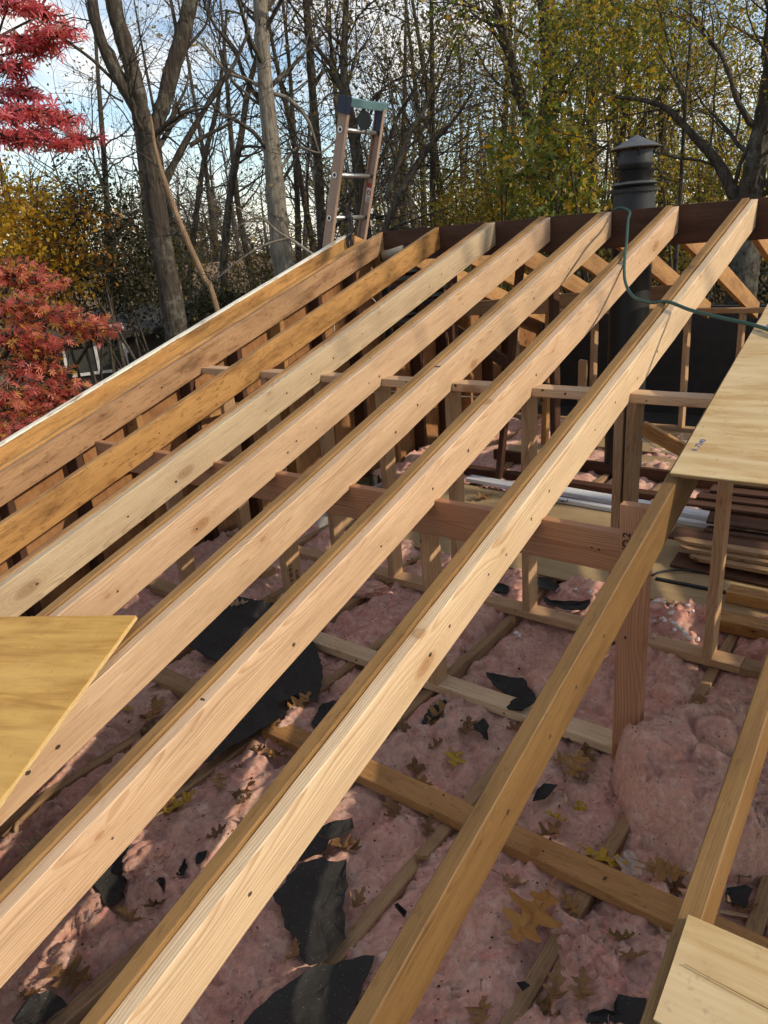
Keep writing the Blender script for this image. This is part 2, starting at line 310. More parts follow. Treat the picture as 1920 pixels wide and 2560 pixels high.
M['lf_red'] = leafmat('leaf_crimson', [(0.0, (0.24, 0.035, 0.06)), (0.35, (0.55, 0.09, 0.145)), (0.7, (0.76, 0.20, 0.25)), (0.9, (0.80, 0.32, 0.30)), (1.0, (0.35, 0.07, 0.07))], 0.48, 0.4)
M['lf_rust'] = leafmat('leaf_rust_red', [(0.0, (0.30, 0.055, 0.055)), (0.4, (0.58, 0.145, 0.125)), (0.75, (0.74, 0.25, 0.19)), (0.93, (0.65, 0.37, 0.09)), (1.0, (0.34, 0.24, 0.06))], 0.45, 0.4)
# ---- outlines and stem lines in metres (world space)
TAR=[(-1.765,[(-1.793, -2.494), (-1.529, -2.46), (-1.126, -2.643), (-1.009, -2.734), (-0.904, -2.829), (-0.797, -2.984), (-0.832, -2.987), (-0.904, -2.985), (-0.922, -3.078), (-0.858, -3.092), (-0.854, -3.184), (-0.866, -3.256), (-0.885, -3.354), (-0.884, -3.443), (-0.898, -3.494), (-1.025, -3.378), (-1.209, -3.14), (-1.35, -2.979), (-1.621, -2.967), (-1.699, -2.747)]),
(-1.79,[(-1.374, -3.157), (-1.33, -3.121), (-1.276, -3.138), (-1.277, -3.271), (-1.314, -3.247), (-1.349, -3.201)]),
(-1.81,[(-0.804, -3.984), (-0.846, -3.827), (-0.782, -3.878), (-0.722, -3.921), (-0.655, -3.982), (-0.664, -4.006), (-0.698, -4.011), (-0.743, -3.993)]),
(-1.8,[(-0.311, -3.719), (-0.33, -3.594), (-0.274, -3.542), (-0.254, -3.544), (-0.213, -3.507), (-0.17, -3.559), (-0.115, -3.644), (-0.045, -3.709), (-0.051, -3.776), (-0.076, -3.82), (-0.102, -3.818), (-0.224, -3.761)]),
(-1.81,[(-0.338, -3.587), (-0.375, -3.537), (-0.389, -3.491), (-0.365, -3.418), (-0.315, -3.362), (-0.284, -3.389), (-0.315, -3.465), (-0.296, -3.529)]),
(-1.8,[(-0.107, -4.022), (-0.112, -3.979), (-0.089, -3.899), (-0.068, -3.811), (-0.019, -3.759), (0.047, -3.707), (0.073, -3.797), (0.099, -3.882)]),
(-1.8,[(-0.59, -4.338), (-0.6, -4.31), (-0.61, -4.274), (-0.582, -4.24), (-0.534, -4.236), (-0.502, -4.236), (-0.512, -4.291), (-0.564, -4.334)]),
(-1.81,[(-0.76, -3.062), (-0.807, -2.969), (-0.79, -2.904), (-0.739, -2.891), (-0.682, -2.945), (-0.69, -3.019), (-0.7, -3.075)]),
(-1.8,[(-0.601, -3.761), (-0.627, -3.735), (-0.603, -3.714), (-0.585, -3.734), (-0.589, -3.758)]),
(-1.8,[(-0.61, -3.828), (-0.632, -3.775), (-0.607, -3.785), (-0.592, -3.816)]),
(-1.8,[(-0.634, -3.884), (-0.64, -3.863), (-0.619, -3.854), (-0.604, -3.874)]),
(-1.79,[(-0.349, -2.442), (-0.211, -2.38), (-0.143, -2.435), (-0.1, -2.492), (-0.183, -2.515), (-0.284, -2.501)]),
(-1.765,[(-0.139, -2.653), (-0.145, -2.587), (-0.092, -2.538), (-0.071, -2.56), (-0.088, -2.621), (-0.125, -2.661)]),
(-1.8,[(0.133, -2.991), (0.122, -2.936), (0.129, -2.899), (0.169, -2.887), (0.169, -2.931), (0.149, -2.975)]),
(-1.8,[(0.001, -3.545), (0.038, -3.552), (0.043, -3.57), (0.0, -3.554)]),
(-1.8,[(0.554, -3.572), (0.548, -3.544), (0.574, -3.512), (0.598, -3.503), (0.588, -3.459), (0.646, -3.437), (0.657, -3.502)]),
(-1.805,[(0.378, -3.568), (0.392, -3.552), (0.407, -3.557), (0.399, -3.579)]),
(-1.79,[(0.719, -3.005), (0.758, -2.97), (0.779, -2.974), (0.78, -3.044), (0.732, -3.059)]),
(-1.8,[(-0.402, -2.841), (-0.429, -2.755), (-0.404, -2.677), (-0.376, -2.687), (-0.366, -2.768), (-0.383, -2.838)]),
(-1.79,[(-0.228, -2.75), (-0.213, -2.699), (-0.17, -2.731), (-0.134, -2.803), (-0.155, -2.8)]),
(-1.79,[(-0.464, -1.67), (-0.359, -1.697), (-0.243, -1.605), (-0.221, -1.716), (-0.31, -1.753), (-0.406, -1.752)]),
(-1.79,[(-0.583, -1.491), (-0.531, -1.462), (-0.433, -1.534), (-0.431, -1.593), (-0.518, -1.611)]),
(-1.79,[(-0.718, -1.721), (-0.713, -1.657), (-0.658, -1.658), (-0.631, -1.734), (-0.689, -1.75)])]
LEAVES=[((0.337, -3.385, -1.795), 0.244, -1.62, 'oakbig'), ((0.391, -3.074, -1.795), 0.133, 0.09, 'oakyel'), ((0.476, -3.059, -1.795), 0.093, 1.98, 'maplepale'), ((0.564, -3.074, -1.795), 0.117, 0.22, 'oakbrown'), ((0.527, -3.3, -1.795), 0.084, 0.38, 'curl'), ((0.465, -3.541, -1.795), 0.098, 1.84, 'curlb'), ((0.515, -3.507, -1.795), 0.098, 1.89, 'curlb'), ((0.392, -3.28, -1.795), 0.087, 2.45, 'oakbrown'), ((0.116, -2.744, -1.795), 0.075, 0.82, 'oakbrown'), ((0.175, -2.763, -1.795), 0.127, 1.64, 'oakbrown'), ((0.198, -2.678, -1.795), 0.097, 2.33, 'oakdark'), ((0.219, -2.79, -1.795), 0.069, -2.12, 'oakdark'), ((-0.193, -2.937, -1.795), 0.135, 2.01, 'oakyel'), ((0.213, -3.001, -1.795), 0.081, -0.16, 'oakyel'), ((0.223, -3.08, -1.795), 0.097, 1.19, 'oakdark'), ((-0.226, -3.098, -1.795), 0.096, -0.02, 'oakbrown'), ((-0.247, -2.778, -1.795), 0.12, 1.89, 'oakdark'), ((-0.378, -2.766, -1.795), 0.126, 1.32, 'oakbrown'), ((-0.101, -2.672, -1.795), 0.086, 1.07, 'oakdark'), ((0.562, -3.075, -1.795), 0.088, 0.58, 'oakbrown'), ((0.595, -3.081, -1.795), 0.095, 1.26, 'oakdark'), ((0.731, -2.887, -1.795), 0.137, 1.68, 'oakdark'), ((0.756, -3.038, -1.795), 0.089, 0.58, 'oakbrown'), ((-0.217, -3.282, -1.795), 0.071, 1.26, 'oakdark'), ((-0.09, -3.259, -1.795), 0.086, 2.03, 'oakdark'), ((0.226, -3.295, -1.795), 0.104, 0.03, 'curlb'), ((-0.814, -3.659, -1.795), 0.123, 1.38, 'oakyel'), ((-0.601, -4.186, -1.795), 0.131, 0.28, 'oakdark'), ((-0.71, -3.471, -1.795), 0.127, 1.99, 'oakdark'), ((-0.135, -3.822, -1.795), 0.081, 2.0, 'curlb'), ((-1.486, -3.398, -1.795), 0.06, 0.55, 'oakyel'), ((-1.287, -3.435, -1.795), 0.093, 1.18, 'oakdark'), ((-0.267, -3.463, -1.795), 0.117, 0.16, 'oakdark'), ((-0.102, -3.605, -1.795), 0.078, 1.78, 'curlb'), ((-0.869, -3.022, -1.795), 0.121, 1.41, 'oakbrown'), ((-0.777, -3.256, -1.795), 0.104, 0.56, 'oakdark'), ((-0.618, -3.668, -1.795), 0.075, 1.07, 'oakdark'), ((-0.634, -4.272, -1.795), 0.067, 0.59, 'oakdark'), ((-1.732, -2.564, -1.795), 0.104, 0.9, 'oakpale'), ((-1.747, -2.643, -1.795), 0.097, 1.84, 'oakpale'), ((-1.374, -3.358, -1.795), 0.163, 2.3, 'oakbrown'), ((-1.28, -3.432, -1.795), 0.093, 1.18, 'oakdark'), ((-1.523, -3.207, -1.795), 0.089, 1.82, 'oakdark'), ((-0.913, -3.014, -1.795), 0.092, 1.42, 'oakbrown'), ((-0.753, -3.265, -1.795), 0.095, 0.56, 'oakbrown'), ((-0.833, -3.39, -1.795), 0.048, 1.12, 'oakdark'), ((-1.469, -0.54, -1.78), 0.155, 0.95, 'oakbrown'), ((-1.352, -0.457, -1.78), 0.048, 0.44, 'oakpale'), ((-0.937, -0.39, -1.78), 0.098, 0.45, 'oakdark'), ((-1.666, -2.378, -1.795), 0.129, -0.22, 'oakbrown'), ((-1.273, -1.925, -1.795), 0.07, 0.5, 'oakdark'), ((-1.291, -1.624, -1.78), 0.122, 1.71, 'oakbrown')]
TREES={'T1':[[(-6.596, 1.014, -1.38, 0.173), (-6.596, 1.014, -1.04, 0.156), (-6.597, 1.013, -0.386, 0.138), (-6.598, 1.012, 0.236, 0.122), (-6.587, 1.026, 0.731, 0.114), (-6.577, 1.039, 1.113, 0.12), (-6.572, 1.046, 1.276, 0.114)], [(-6.586, 1.028, 1.207, 0.078), (-6.602, 1.006, 1.416, 0.064), (-6.669, 0.916, 1.69, 0.066), (-6.727, 0.836, 1.934, 0.06), (-6.764, 0.784, 2.193, 0.057), (-6.774, 0.77, 2.486, 0.051), (-6.758, 0.792, 2.854, 0.043)], [(-6.579, 1.036, 1.206, 0.093), (-6.586, 1.028, 1.597, 0.084), (-6.604, 1.003, 1.888, 0.086), (-6.628, 0.971, 2.192, 0.092), (-6.648, 0.945, 2.446, 0.088), (-6.632, 0.966, 2.898, 0.072)], [(-6.57, 1.049, 1.182, 0.088), (-6.492, 1.15, 1.397, 0.078), (-6.427, 1.231, 1.568, 0.085), (-6.36, 1.314, 1.813, 0.087), (-6.247, 1.449, 2.163, 0.086), (-6.155, 1.555, 2.484, 0.08), (-6.063, 1.659, 2.9, 0.069)], [(-6.69, 0.888, 1.713, 0.02), (-6.831, 0.688, 1.979, 0.017), (-6.943, 0.523, 2.14, 0.015), (-7.045, 0.364, 2.322, 0.012), (-7.085, 0.301, 2.427, 0.007)], [(-6.693, 0.884, 1.579, 0.013), (-6.759, 0.792, 1.648, 0.01), (-6.84, 0.676, 1.783, 0.007)], [(-6.525, 1.107, 0.725, 0.058), (-6.418, 1.243, 0.959, 0.04), (-6.306, 1.379, 1.189, 0.037), (-6.161, 1.548, 1.462, 0.031), (-6.037, 1.688, 1.685, 0.029), (-5.893, 1.842, 1.904, 0.023), (-5.736, 2.004, 2.251, 0.015)], [(-6.297, 1.39, 1.118, 0.029), (-6.151, 1.56, 1.226, 0.021), (-6.003, 1.724, 1.311, 0.016), (-5.884, 1.852, 1.444, 0.011)]],
'T2':[[(-7.762, 4.219, -0.776, 0.204), (-7.794, 4.188, -0.201, 0.171), (-7.792, 4.19, 0.555, 0.156), (-7.776, 4.206, 1.212, 0.142), (-7.771, 4.21, 2.0, 0.121), (-7.752, 4.229, 2.749, 0.108), (-7.723, 4.257, 3.324, 0.1), (-7.69, 4.289, 3.986, 0.085)], [(-7.755, 4.226, 2.182, 0.031), (-7.966, 4.014, 2.347, 0.027), (-8.143, 3.829, 2.446, 0.027), (-8.296, 3.662, 2.719, 0.02), (-8.449, 3.49, 2.927, 0.013)], [(-7.733, 4.248, 2.15, 0.031), (-7.527, 4.443, 2.043, 0.031), (-7.345, 4.61, 1.75, 0.025), (-7.247, 4.696, 1.297, 0.014)], [(-7.752, 4.229, 1.015, 0.029), (-7.505, 4.464, 1.383, 0.021), (-7.247, 4.696, 1.297, 0.018), (-7.018, 4.892, 1.47, 0.011)]],
'T3':[[(-8.985, 6.496, -0.97, 0.109), (-8.953, 6.525, 0.628, 0.092), (-8.923, 6.551, 1.615, 0.085), (-8.913, 6.56, 2.555, 0.075), (-8.892, 6.579, 3.451, 0.069), (-8.882, 6.588, 4.105, 0.064), (-8.868, 6.6, 4.638, 0.055)], [(-8.908, 6.565, 2.628, 0.042), (-8.698, 6.746, 2.903, 0.037), (-8.528, 6.887, 2.598, 0.033), (-8.352, 7.029, 2.802, 0.025)]],
'T4':[[(-7.704, 6.267, -0.971, 0.136), (-7.724, 6.251, 0.606, 0.114), (-7.747, 6.233, 1.421, 0.104), (-7.797, 6.193, 2.065, 0.086), (-7.827, 6.168, 2.685, 0.062), (-7.746, 6.233, 3.503, 0.049), (-7.683, 6.284, 4.161, 0.037)], [(-7.797, 6.193, 2.065, 0.055), (-7.964, 6.056, 2.697, 0.046), (-8.119, 5.925, 2.976, 0.034), (-8.265, 5.798, 3.316, 0.023)], [(-7.654, 6.306, 0.899, 0.049), (-7.368, 6.525, 1.388, 0.04), (-7.145, 6.687, 1.937, 0.031), (-6.869, 6.879, 2.327, 0.019)]],
'T5':[[(-11.115, 5.757, -0.863, 0.09), (-11.017, 5.87, 0.113, 0.079), (-10.827, 6.081, 1.209, 0.073), (-10.629, 6.294, 2.014, 0.067), (-10.464, 6.466, 2.795, 0.057), (-10.242, 6.689, 3.545, 0.043), (-10.083, 6.844, 4.273, 0.034)]],
'T6':[[(-13.123, 6.468, -0.895, 0.069), (-12.923, 6.716, 0.474, 0.062), (-12.655, 7.034, 1.863, 0.056), (-12.405, 7.319, 2.747, 0.05), (-12.221, 7.52, 3.606, 0.039), (-12.05, 7.703, 4.683, 0.029)]],
'T7':[[(-7.869, 8.617, -1.76, 0.069), (-7.831, 8.642, 0.211, 0.061), (-7.744, 8.699, 2.569, 0.049), (-7.712, 8.72, 3.709, 0.039), (-7.694, 8.732, 4.506, 0.03)], [(-7.753, 8.693, 2.333, 0.027), (-7.536, 8.832, 2.936, 0.022), (-7.297, 8.979, 3.441, 0.013)], [(-7.776, 8.678, 1.772, 0.023), (-8.005, 8.525, 2.357, 0.018), (-8.125, 8.443, 2.917, 0.013)]],
'T8':[[(-6.332, 4.801, -0.577, 0.062), (-6.21, 4.893, 0.156, 0.053), (-5.922, 5.103, 0.778, 0.049), (-5.617, 5.31, 1.219, 0.041), (-5.315, 5.503, 1.524, 0.027), (-5.078, 5.646, 1.856, 0.017)], [(-6.188, 4.91, 0.546, 0.049), (-5.894, 5.122, 1.337, 0.044), (-5.713, 5.247, 1.623, 0.037), (-5.521, 5.373, 2.077, 0.023)]],
'T9':[[(-4.541, 7.057, -1.102, 0.139), (-4.587, 7.035, 0.161, 0.116), (-4.541, 7.057, 1.265, 0.108), (-4.532, 7.061, 1.901, 0.099), (-4.592, 7.033, 2.522, 0.097), (-4.63, 7.015, 3.119, 0.092), (-4.656, 7.002, 3.692, 0.081)], [(-4.572, 7.042, 1.138, 0.094), (-4.777, 6.943, 1.387, 0.09), (-4.908, 6.877, 1.786, 0.082), (-5.029, 6.815, 2.27, 0.074), (-5.147, 6.753, 2.741, 0.07), (-5.231, 6.708, 3.197, 0.062), (-5.305, 6.667, 3.725, 0.051)], [(-4.555, 7.051, 2.517, 0.035), (-4.349, 7.145, 2.729, 0.028), (-4.106, 7.252, 2.755, 0.017)]],
'T10':[[(-5.375, 11.056, -1.466, 0.11), (-5.476, 11.014, 1.683, 0.093), (-5.469, 11.017, 2.422, 0.087), (-5.517, 10.997, 3.414, 0.076), (-5.565, 10.978, 4.437, 0.061)], [(-5.472, 11.016, 2.178, 0.037), (-5.162, 11.14, 2.464, 0.032), (-4.933, 11.227, 2.83, 0.018)]],
'T11':[[(-1.859, 4.877, -0.942, 0.028), (-1.853, 4.879, 0.136, 0.025), (-1.86, 4.877, 1.037, 0.021), (-1.85, 4.88, 1.608, 0.018), (-1.863, 4.876, 2.156, 0.015), (-1.859, 4.877, 2.492, 0.01)], [(-1.874, 4.873, 1.178, 0.013), (-2.06, 4.815, 1.75, 0.01), (-2.203, 4.768, 2.212, 0.008)]],
'T12':[[(-0.922, 4.086, -0.884, 0.154), (-0.938, 4.082, -0.097, 0.139), (-0.924, 4.086, 0.079, 0.129), (-0.901, 4.09, 0.337, 0.113), (-0.871, 4.097, 0.671, 0.102), (-0.837, 4.104, 1.033, 0.095), (-0.812, 4.109, 1.498, 0.088), (-0.827, 4.106, 2.021, 0.078)], [(-0.946, 4.081, -0.007, 0.072), (-1.078, 4.051, 0.159, 0.062), (-1.249, 4.009, 0.46, 0.052), (-1.456, 3.953, 0.698, 0.04), (-1.746, 3.866, 1.009, 0.029), (-2.007, 3.778, 1.126, 0.022), (-2.223, 3.699, 1.174, 0.012)]],
'T13':[[(-3.551, 7.473, -1.159, 0.076), (-3.474, 7.502, 0.37, 0.065), (-3.406, 7.526, 1.079, 0.053), (-3.262, 7.577, 1.377, 0.042), (-3.089, 7.635, 1.633, 0.034), (-2.746, 7.743, 1.976, 0.024)], [(-3.406, 7.526, 1.079, 0.032), (-3.259, 7.578, 1.315, 0.028), (-3.136, 7.62, 1.578, 0.024)]],
'T14':[[(-9.149, -0.433, -2.484, 0.188), (-8.986, -0.067, -1.475, 0.111), (-8.947, 0.017, -0.704, 0.09), (-8.926, 0.061, 0.09, 0.076)]],
'DEAD':[[(-5.569, 0.857, -0.795, 0.031), (-5.643, 0.768, -0.292, 0.035), (-5.724, 0.67, 0.143, 0.032), (-5.785, 0.592, 0.558, 0.029), (-5.821, 0.546, 0.954, 0.021), (-5.821, 0.546, 1.292, 0.012)]],
'BR':[[(-4.024, 0.871, -0.18, 0.016), (-4.175, 0.732, -0.018, 0.015), (-4.292, 0.619, 0.097, 0.013), (-4.403, 0.507, 0.23, 0.011), (-4.556, 0.343, 0.163, 0.007)], [(-4.235, 0.675, 0.029, 0.013), (-4.394, 0.515, -0.017, 0.011), (-4.554, 0.346, -0.125, 0.009), (-4.713, 0.166, -0.275, 0.004)], [(-4.404, 0.505, 0.21, 0.007), (-4.566, 0.332, 0.365, 0.004)]]}
# ------------------------------------------------------------------ lumber
def board_mesh(L, w, h, ch=0.003, seg=None, wob=0.0, plumb0=0.0, plumb1=0.0, seed=0, ragged=0.0):
    """box of length L (local X), width w (Y), depth h (Z), eased edges, slightly uneven; ends cut at tan=plumb"""
    rr = random.Random(seed); seg = seg or max(2, min(48, int(L / 0.13))); a, b = w / 2, h / 2; ch = min(ch, w * 0.2, h * 0.2)
    sec = [(-a + ch, -b), (a - ch, -b), (a, -b + ch), (a, b - ch), (a - ch, b), (-a + ch, b), (-a, b - ch), (-a, -b + ch)]
    v, f = [], []; ph = rr.uniform(0, 6); ph2 = rr.uniform(0, 6)
    for i in range(seg + 1):
        t = i / seg; x = -L / 2 + L * t
        dy = wob * math.sin(ph + t * 3.1) + wob * 0.5 * math.sin(ph2 * 2 + t * 9) + min(wob, .002) * 0.12 * rr.uniform(-1, 1); dz = wob * 0.5 * math.sin(ph2 + t * 2.3)
        for (y, z) in sec:
            xx = x
            if i == 0: xx += plumb0 * z + ragged * rr.uniform(0, 1)
            if i == seg: xx += plumb1 * z - ragged * rr.uniform(0, 1)
            j = 0.0009
            v.append((xx, y + dy + rr.uniform(-j, j), z + dz + rr.uniform(-j, j)))
    for i in range(seg):
        for k in range(8):
            k2 = (k + 1) % 8; f.append((i * 8 + k, i * 8 + 8 + k, i * 8 + 8 + k2, i * 8 + k2))
    f.append(tuple(range(8))); f.append(tuple(seg * 8 + k for k in range(7, -1, -1)))
    f = [tuple(reversed(q)) for q in f]
    return pymesh('board', v, f)
_bs = [0]
def frame_matrix(a, b, up):
    a, b = Vector(a), Vector(b); x = (b - a).normalized(); up = Vector(up); y = up.cross(x).normalized(); z = x.cross(y)
    m = Matrix((x, y, z)).transposed().to_4x4(); m.translation = (a + b) / 2; return m, (b - a).length
def board(name, a, b, w, h, mat, up=(0, 0, 1), label=None, cat='lumber', group=None, parent=None, wob=0.0015, ch=0.003, **k):
    """a, b: ends of the centre line; w across, h along up"""
    _bs[0] += 1; m, L = frame_matrix(a, b, up)
    me = board_mesh(L, w, h, ch, wob=wob, seed=_bs[0], **k); me.materials.append(mat)
    o = bpy.data.objects.new(name, me); COL.objects.link(o); o.matrix_world = m
    if parent: o.parent = parent
    else: tag(o, label, cat, group)
    return o
NRM = Vector((0, -SP, CP))
def rafter(name, xr, mat, label, top=0.0, w=0.038, h=0.14, y0=-5.45, y1=0.0, group=None, wob=0.002, plumb=True, off_dx=0.0):
    """sloping board; xr is its right face, top the height of its top edge over the roof plane"""
    xc = xr - w / 2; d = top / 1.0
    def P(y): return Vector((xc, y, TP * y + d)) - NRM * (h / 2)
    # centre line points chosen so that the plumb cut lies in the plane y = y1
    a = P(y0); b = P(y1); b = Vector((xc, y1, TP * y1 + d - h / 2 / CP)); a = Vector((xc, y0, TP * y0 + d - h / 2 / CP))
    return board(name, a, b, w, h, mat, up=NRM, label=label, cat='rafter', group=group, wob=wob, plumb1=TP if plumb else 0.0)

RG = 'roof rafters running up to the ridge'
XK = [None, 0.0056, -0.4132, -0.8123, -1.2195, -1.6201]
newm = [None, M['newpale'], M['newrose'], M['new'], M['newrose'], M['newgreen']]
names = [None, 'rightmost bright pair, crossed by the green hose', 'second bright pair from the plywood on the right', 'third bright pair, running under the yellow plywood corner', 'fourth bright pair, with dark knots low down', 'fifth pair, grey-green and farthest left of the new boards']
for k in range(1, 6):
    rafter('rafter', XK[k], newm[k], 'new pale sawn rafter of the ' + names[k], top=0.0, group=RG)
    rafter('old_rafter', XK[k] - 0.0395, M['oldtan'] if k != 5 else M['old'], 'old brown rafter against the left of the ' + names[k].split(',')[0].replace('second bright pair from the plywood on the right', 'second bright pair'), top=0.007 + 0.003 * (k == 1) - 0.004 * (k == 5), group=RG, wob=0.003)
rafter('old_rafter', -2.072, M['oldhoney'], 'honey brown old rafter with dark scuffs, second from the left gable', group=RG)
rafter('old_rafter', -2.576, M['oldgrey'], 'weathered grey-brown old rafter above the gable wall studs', group=RG)
rafter('old_rafter', 0.397, M['oldumber'], 'old yellow-brown rafter carrying the corner of the pale plywood', group=RG, y0=-5.45)
rafter('old_rafter', 0.804, M['oldumber'], 'old yellow-brown rafter at the right edge with plywood scrap on it', group=RG, h=0.14)
for i, x in enumerate((1.21, 1.616, 2.02, 2.43, 2.84)):
    rafter('old_rafter', x, M['old'], 'old rafter out to the right, %s one past the plywood scrap' % ('first', 'second', 'third', 'fourth', 'fifth')[i], group=RG)
# rake: outer fly rafter with a weathered white top strip, and a nailer inside it
fly = rafter('fly_rafter', -2.885, M['oldhoney'], 'outer gable rafter with white weathered top edge, farthest left', top=0.0, h=0.15)
m_, L_ = frame_matrix((-2.904, -5.45, TP * -5.45 + 0.004), (-2.904, -0.02, TP * -0.02 + 0.004), NRM)
rafter('rake_nailer', -2.745, M['oldhoney'], 'brown nailer board between outer gable rafter and gable wall', top=-0.04, h=0.12)

def drip_mat():
    m = NT('flaking_white_paint'); p = m.tc(); n = m.noise(m.map(p, (7, 40, 40)), 1.0, 5, 0.7)
    c = m.mix(m.ramp(n, [(0.52, 0.0), (0.66, 1.0)]), (0.74, 0.70, 0.58), (0.30, 0.21, 0.12)); return m.fin(c, 0.8, 0.2)
M['flake'] = drip_mat()
_b = board('top_strip', (-2.9045, -5.45, TP * -5.45 + 0.0075), (-2.9045, 0.0, 0.0075), 0.04, 0.012, M['flake'], up=NRM, cat=None)
_mw = _b.matrix_world.copy(); _b.parent = fly; _b.matrix_parent_inverse = fly.matrix_world.inverted(); _b.matrix_basis = _mw

# ridge board and far slope
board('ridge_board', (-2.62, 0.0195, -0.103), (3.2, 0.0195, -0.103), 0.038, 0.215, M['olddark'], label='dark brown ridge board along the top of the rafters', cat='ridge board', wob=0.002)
FN = Vector((0, SP, CP))
far_x = [(0.40, 'far right'), (-0.02, 'behind the first bright rafter'), (-0.43, 'right of the black flue'), (-0.835, 'crossing the black flue pipe'), (-1.25, 'left of the black flue'), (-1.66, 'second left of the flue'), (-2.07, 'third left of the flue'), (-2.576, 'at the far gable end')]
for x, w in far_x:
    xc = x - 0.019; h = 0.14; ye = 2.55 if x > -1.5 else 3.2
    a = Vector((xc, 0.04, -0.012 - h / 2 / CP)); b = Vector((xc, ye, -0.0 - TP * ye - h / 2 / CP))
    board('far_rafter', a, b, 0.038, h, M['old'], up=FN, label='old brown rafter sloping down beyond the ridge, ' + w, cat='rafter', group='rafters of the far slope', plumb0=-TP * -1.0 if False else 0.0, wob=0.002)
board('far_fly_rafter', (-2.904, 0.02, -0.08), (-2.904, 3.2, -0.08 - TP * 3.2), 0.038, 0.15, M['oldhoney'], up=FN, label='outer gable rafter sloping down beyond the ridge', cat='rafter')

# ------------------------------------------------------------------ knee walls
FZ = -1.777                                                        # top of the bottom plates
WA = 'framing of the knee wall behind the beam'
board('top_plate', (-2.60, -1.842, -0.719), (3.0, -1.842, -0.719), 0.089, 0.038, M['newrose'], label='long flat pink-brown top plate under the middle of the rafters', cat='wall plate', group=WA)
board('bottom_plate', (-2.60, -1.842, FZ - 0.019), (0.50, -1.842, FZ - 0.019), 0.089, 0.038, M['stud'], label='bottom plate with studs on it, behind the new sill', cat='wall plate', group=WA)
board('bottom_plate', (0.502, -1.842, FZ - 0.020), (2.9, -1.842, FZ - 0.020), 0.089, 0.038, M['dustwood'], label='grey-brown bottom plate joined on at the right beside the void', cat='wall plate', group=WA)
def stud(name, x, y, z0, z1, mat, label, w=0.038, d=0.089, lean=0.0, leany=0.0, cat='stud', group=None, **k):
    """x, y: left and front corner; w along X, d along Y"""
    return board(name, (x + w / 2, y + d / 2, z0), (x + w / 2 + lean, y + d / 2 + leany, z1), d, w, mat, up=(1, 0, 0), label=label, cat=cat, group=group, **k)
for x, m_, lab, z1 in ((0.353, 'stud', 'brown stud under the pale plywood, right of the two-by-four post', -0.70), (-0.055, 'stud', 'left one of the twin studs behind the tall post', -0.739), (-0.010, 'dustwood', 'right one of the twin studs behind the tall post', -0.739), (-0.468, 'stud', 'stud with a sunlit patch, centre of the knee wall', -0.739), (-0.86, 'stud', 'stud in the knee wall, one left of the sunlit stud', -0.739), (-1.272, 'stud', 'stud in the knee wall, two left of the sunlit stud', -0.739), (-1.676, 'stud', 'stud in the knee wall, three left of the sunlit stud', -0.739), (-2.08, 'stud', 'stud in the knee wall, four left of the sunlit stud', -0.739), (-2.46, 'stud', 'knee wall stud nearest the gable', -0.739)):
    stud('stud', x, -1.885, FZ + 0.0005, z1, M[m_], lab, group=WA, lean=rng.uniform(-.006, .006))
stud('stud', 0.76, -1.885, FZ + 0.0005, -0.739, M['stud'], 'knee wall stud at the far right beyond the plywood corner', group=WA)
stud('stud', 1.17, -1.885, FZ + 0.0005, -0.739, M['stud'], 'knee wall stud outside to the right', group=WA)
WB = 'framing under the long beam'
board('beam', (-2.58, -2.641, -1.028), (0.263, -2.641, -1.028), 0.038, 0.136, M['newpink'], label='reddish new beam on edge under the rafters', cat='beam', group=WB)
board('sill_plate', (-1.30, -2.577, FZ - 0.0192), (0.37, -2.577, FZ - 0.0192), 0.089, 0.038, M['newpale'], label='pale new sill plate sprinkled with sawdust below the beam', cat='wall plate', group=WB)
board('sill_plate', (-2.58, -2.585, FZ - 0.0215), (-1.303, -2.585, FZ - 0.0215), 0.089, 0.038, M['stud'], label='shaded left length of sill plate half under tar paper', cat='wall plate', group=WB)
stud('post', 0.266, -2.662, FZ - 0.02, -0.868, M['newpink'], 'tall reddish post with rounded top where the beam ends', w=0.092, d=0.0385, cat='post', group=WB, lean=-0.006)
stud('stud', -0.512, -2.625, FZ + 0.0005, -1.10, M['stud'], 'short stud standing just below the beam, sunlit on one side', cat='stud', group=WB, d=0.075, w=0.046, lean=-0.004)
stud('stud', -1.300, -2.625, FZ + 0.0005, -1.10, M['stud'], 'stud with a black printed grade stamp under the beam', cat='stud', group=WB, w=0.046, lean=-0.01)
stud('stud', -2.10, -2.625, FZ + 0.0005, -1.10, M['stud'], 'shaded stud under the beam near the gable', cat='stud', group=WB)
board('strongback', (-1.62, -3.168, FZ - 0.019), (-1.18, -3.168, FZ - 0.019), 0.09, 0.038, M['dustwood'], label='short length of old two-by-four left of the tar paper', cat='lumber')
board('strongback', (-0.88, -3.168, FZ - 0.019), (1.6, -3.168, FZ - 0.019), 0.09, 0.038, M['old'], label='long old brown two-by-four lying flat across the joists', cat='lumber')
board('block', (-2.0, -2.30, FZ + 0.10), (-1.72, -2.33, FZ + 0.10), 0.089, 0.038, M['stud'], label='short wood block nailed across near the gable studs', cat='lumber')
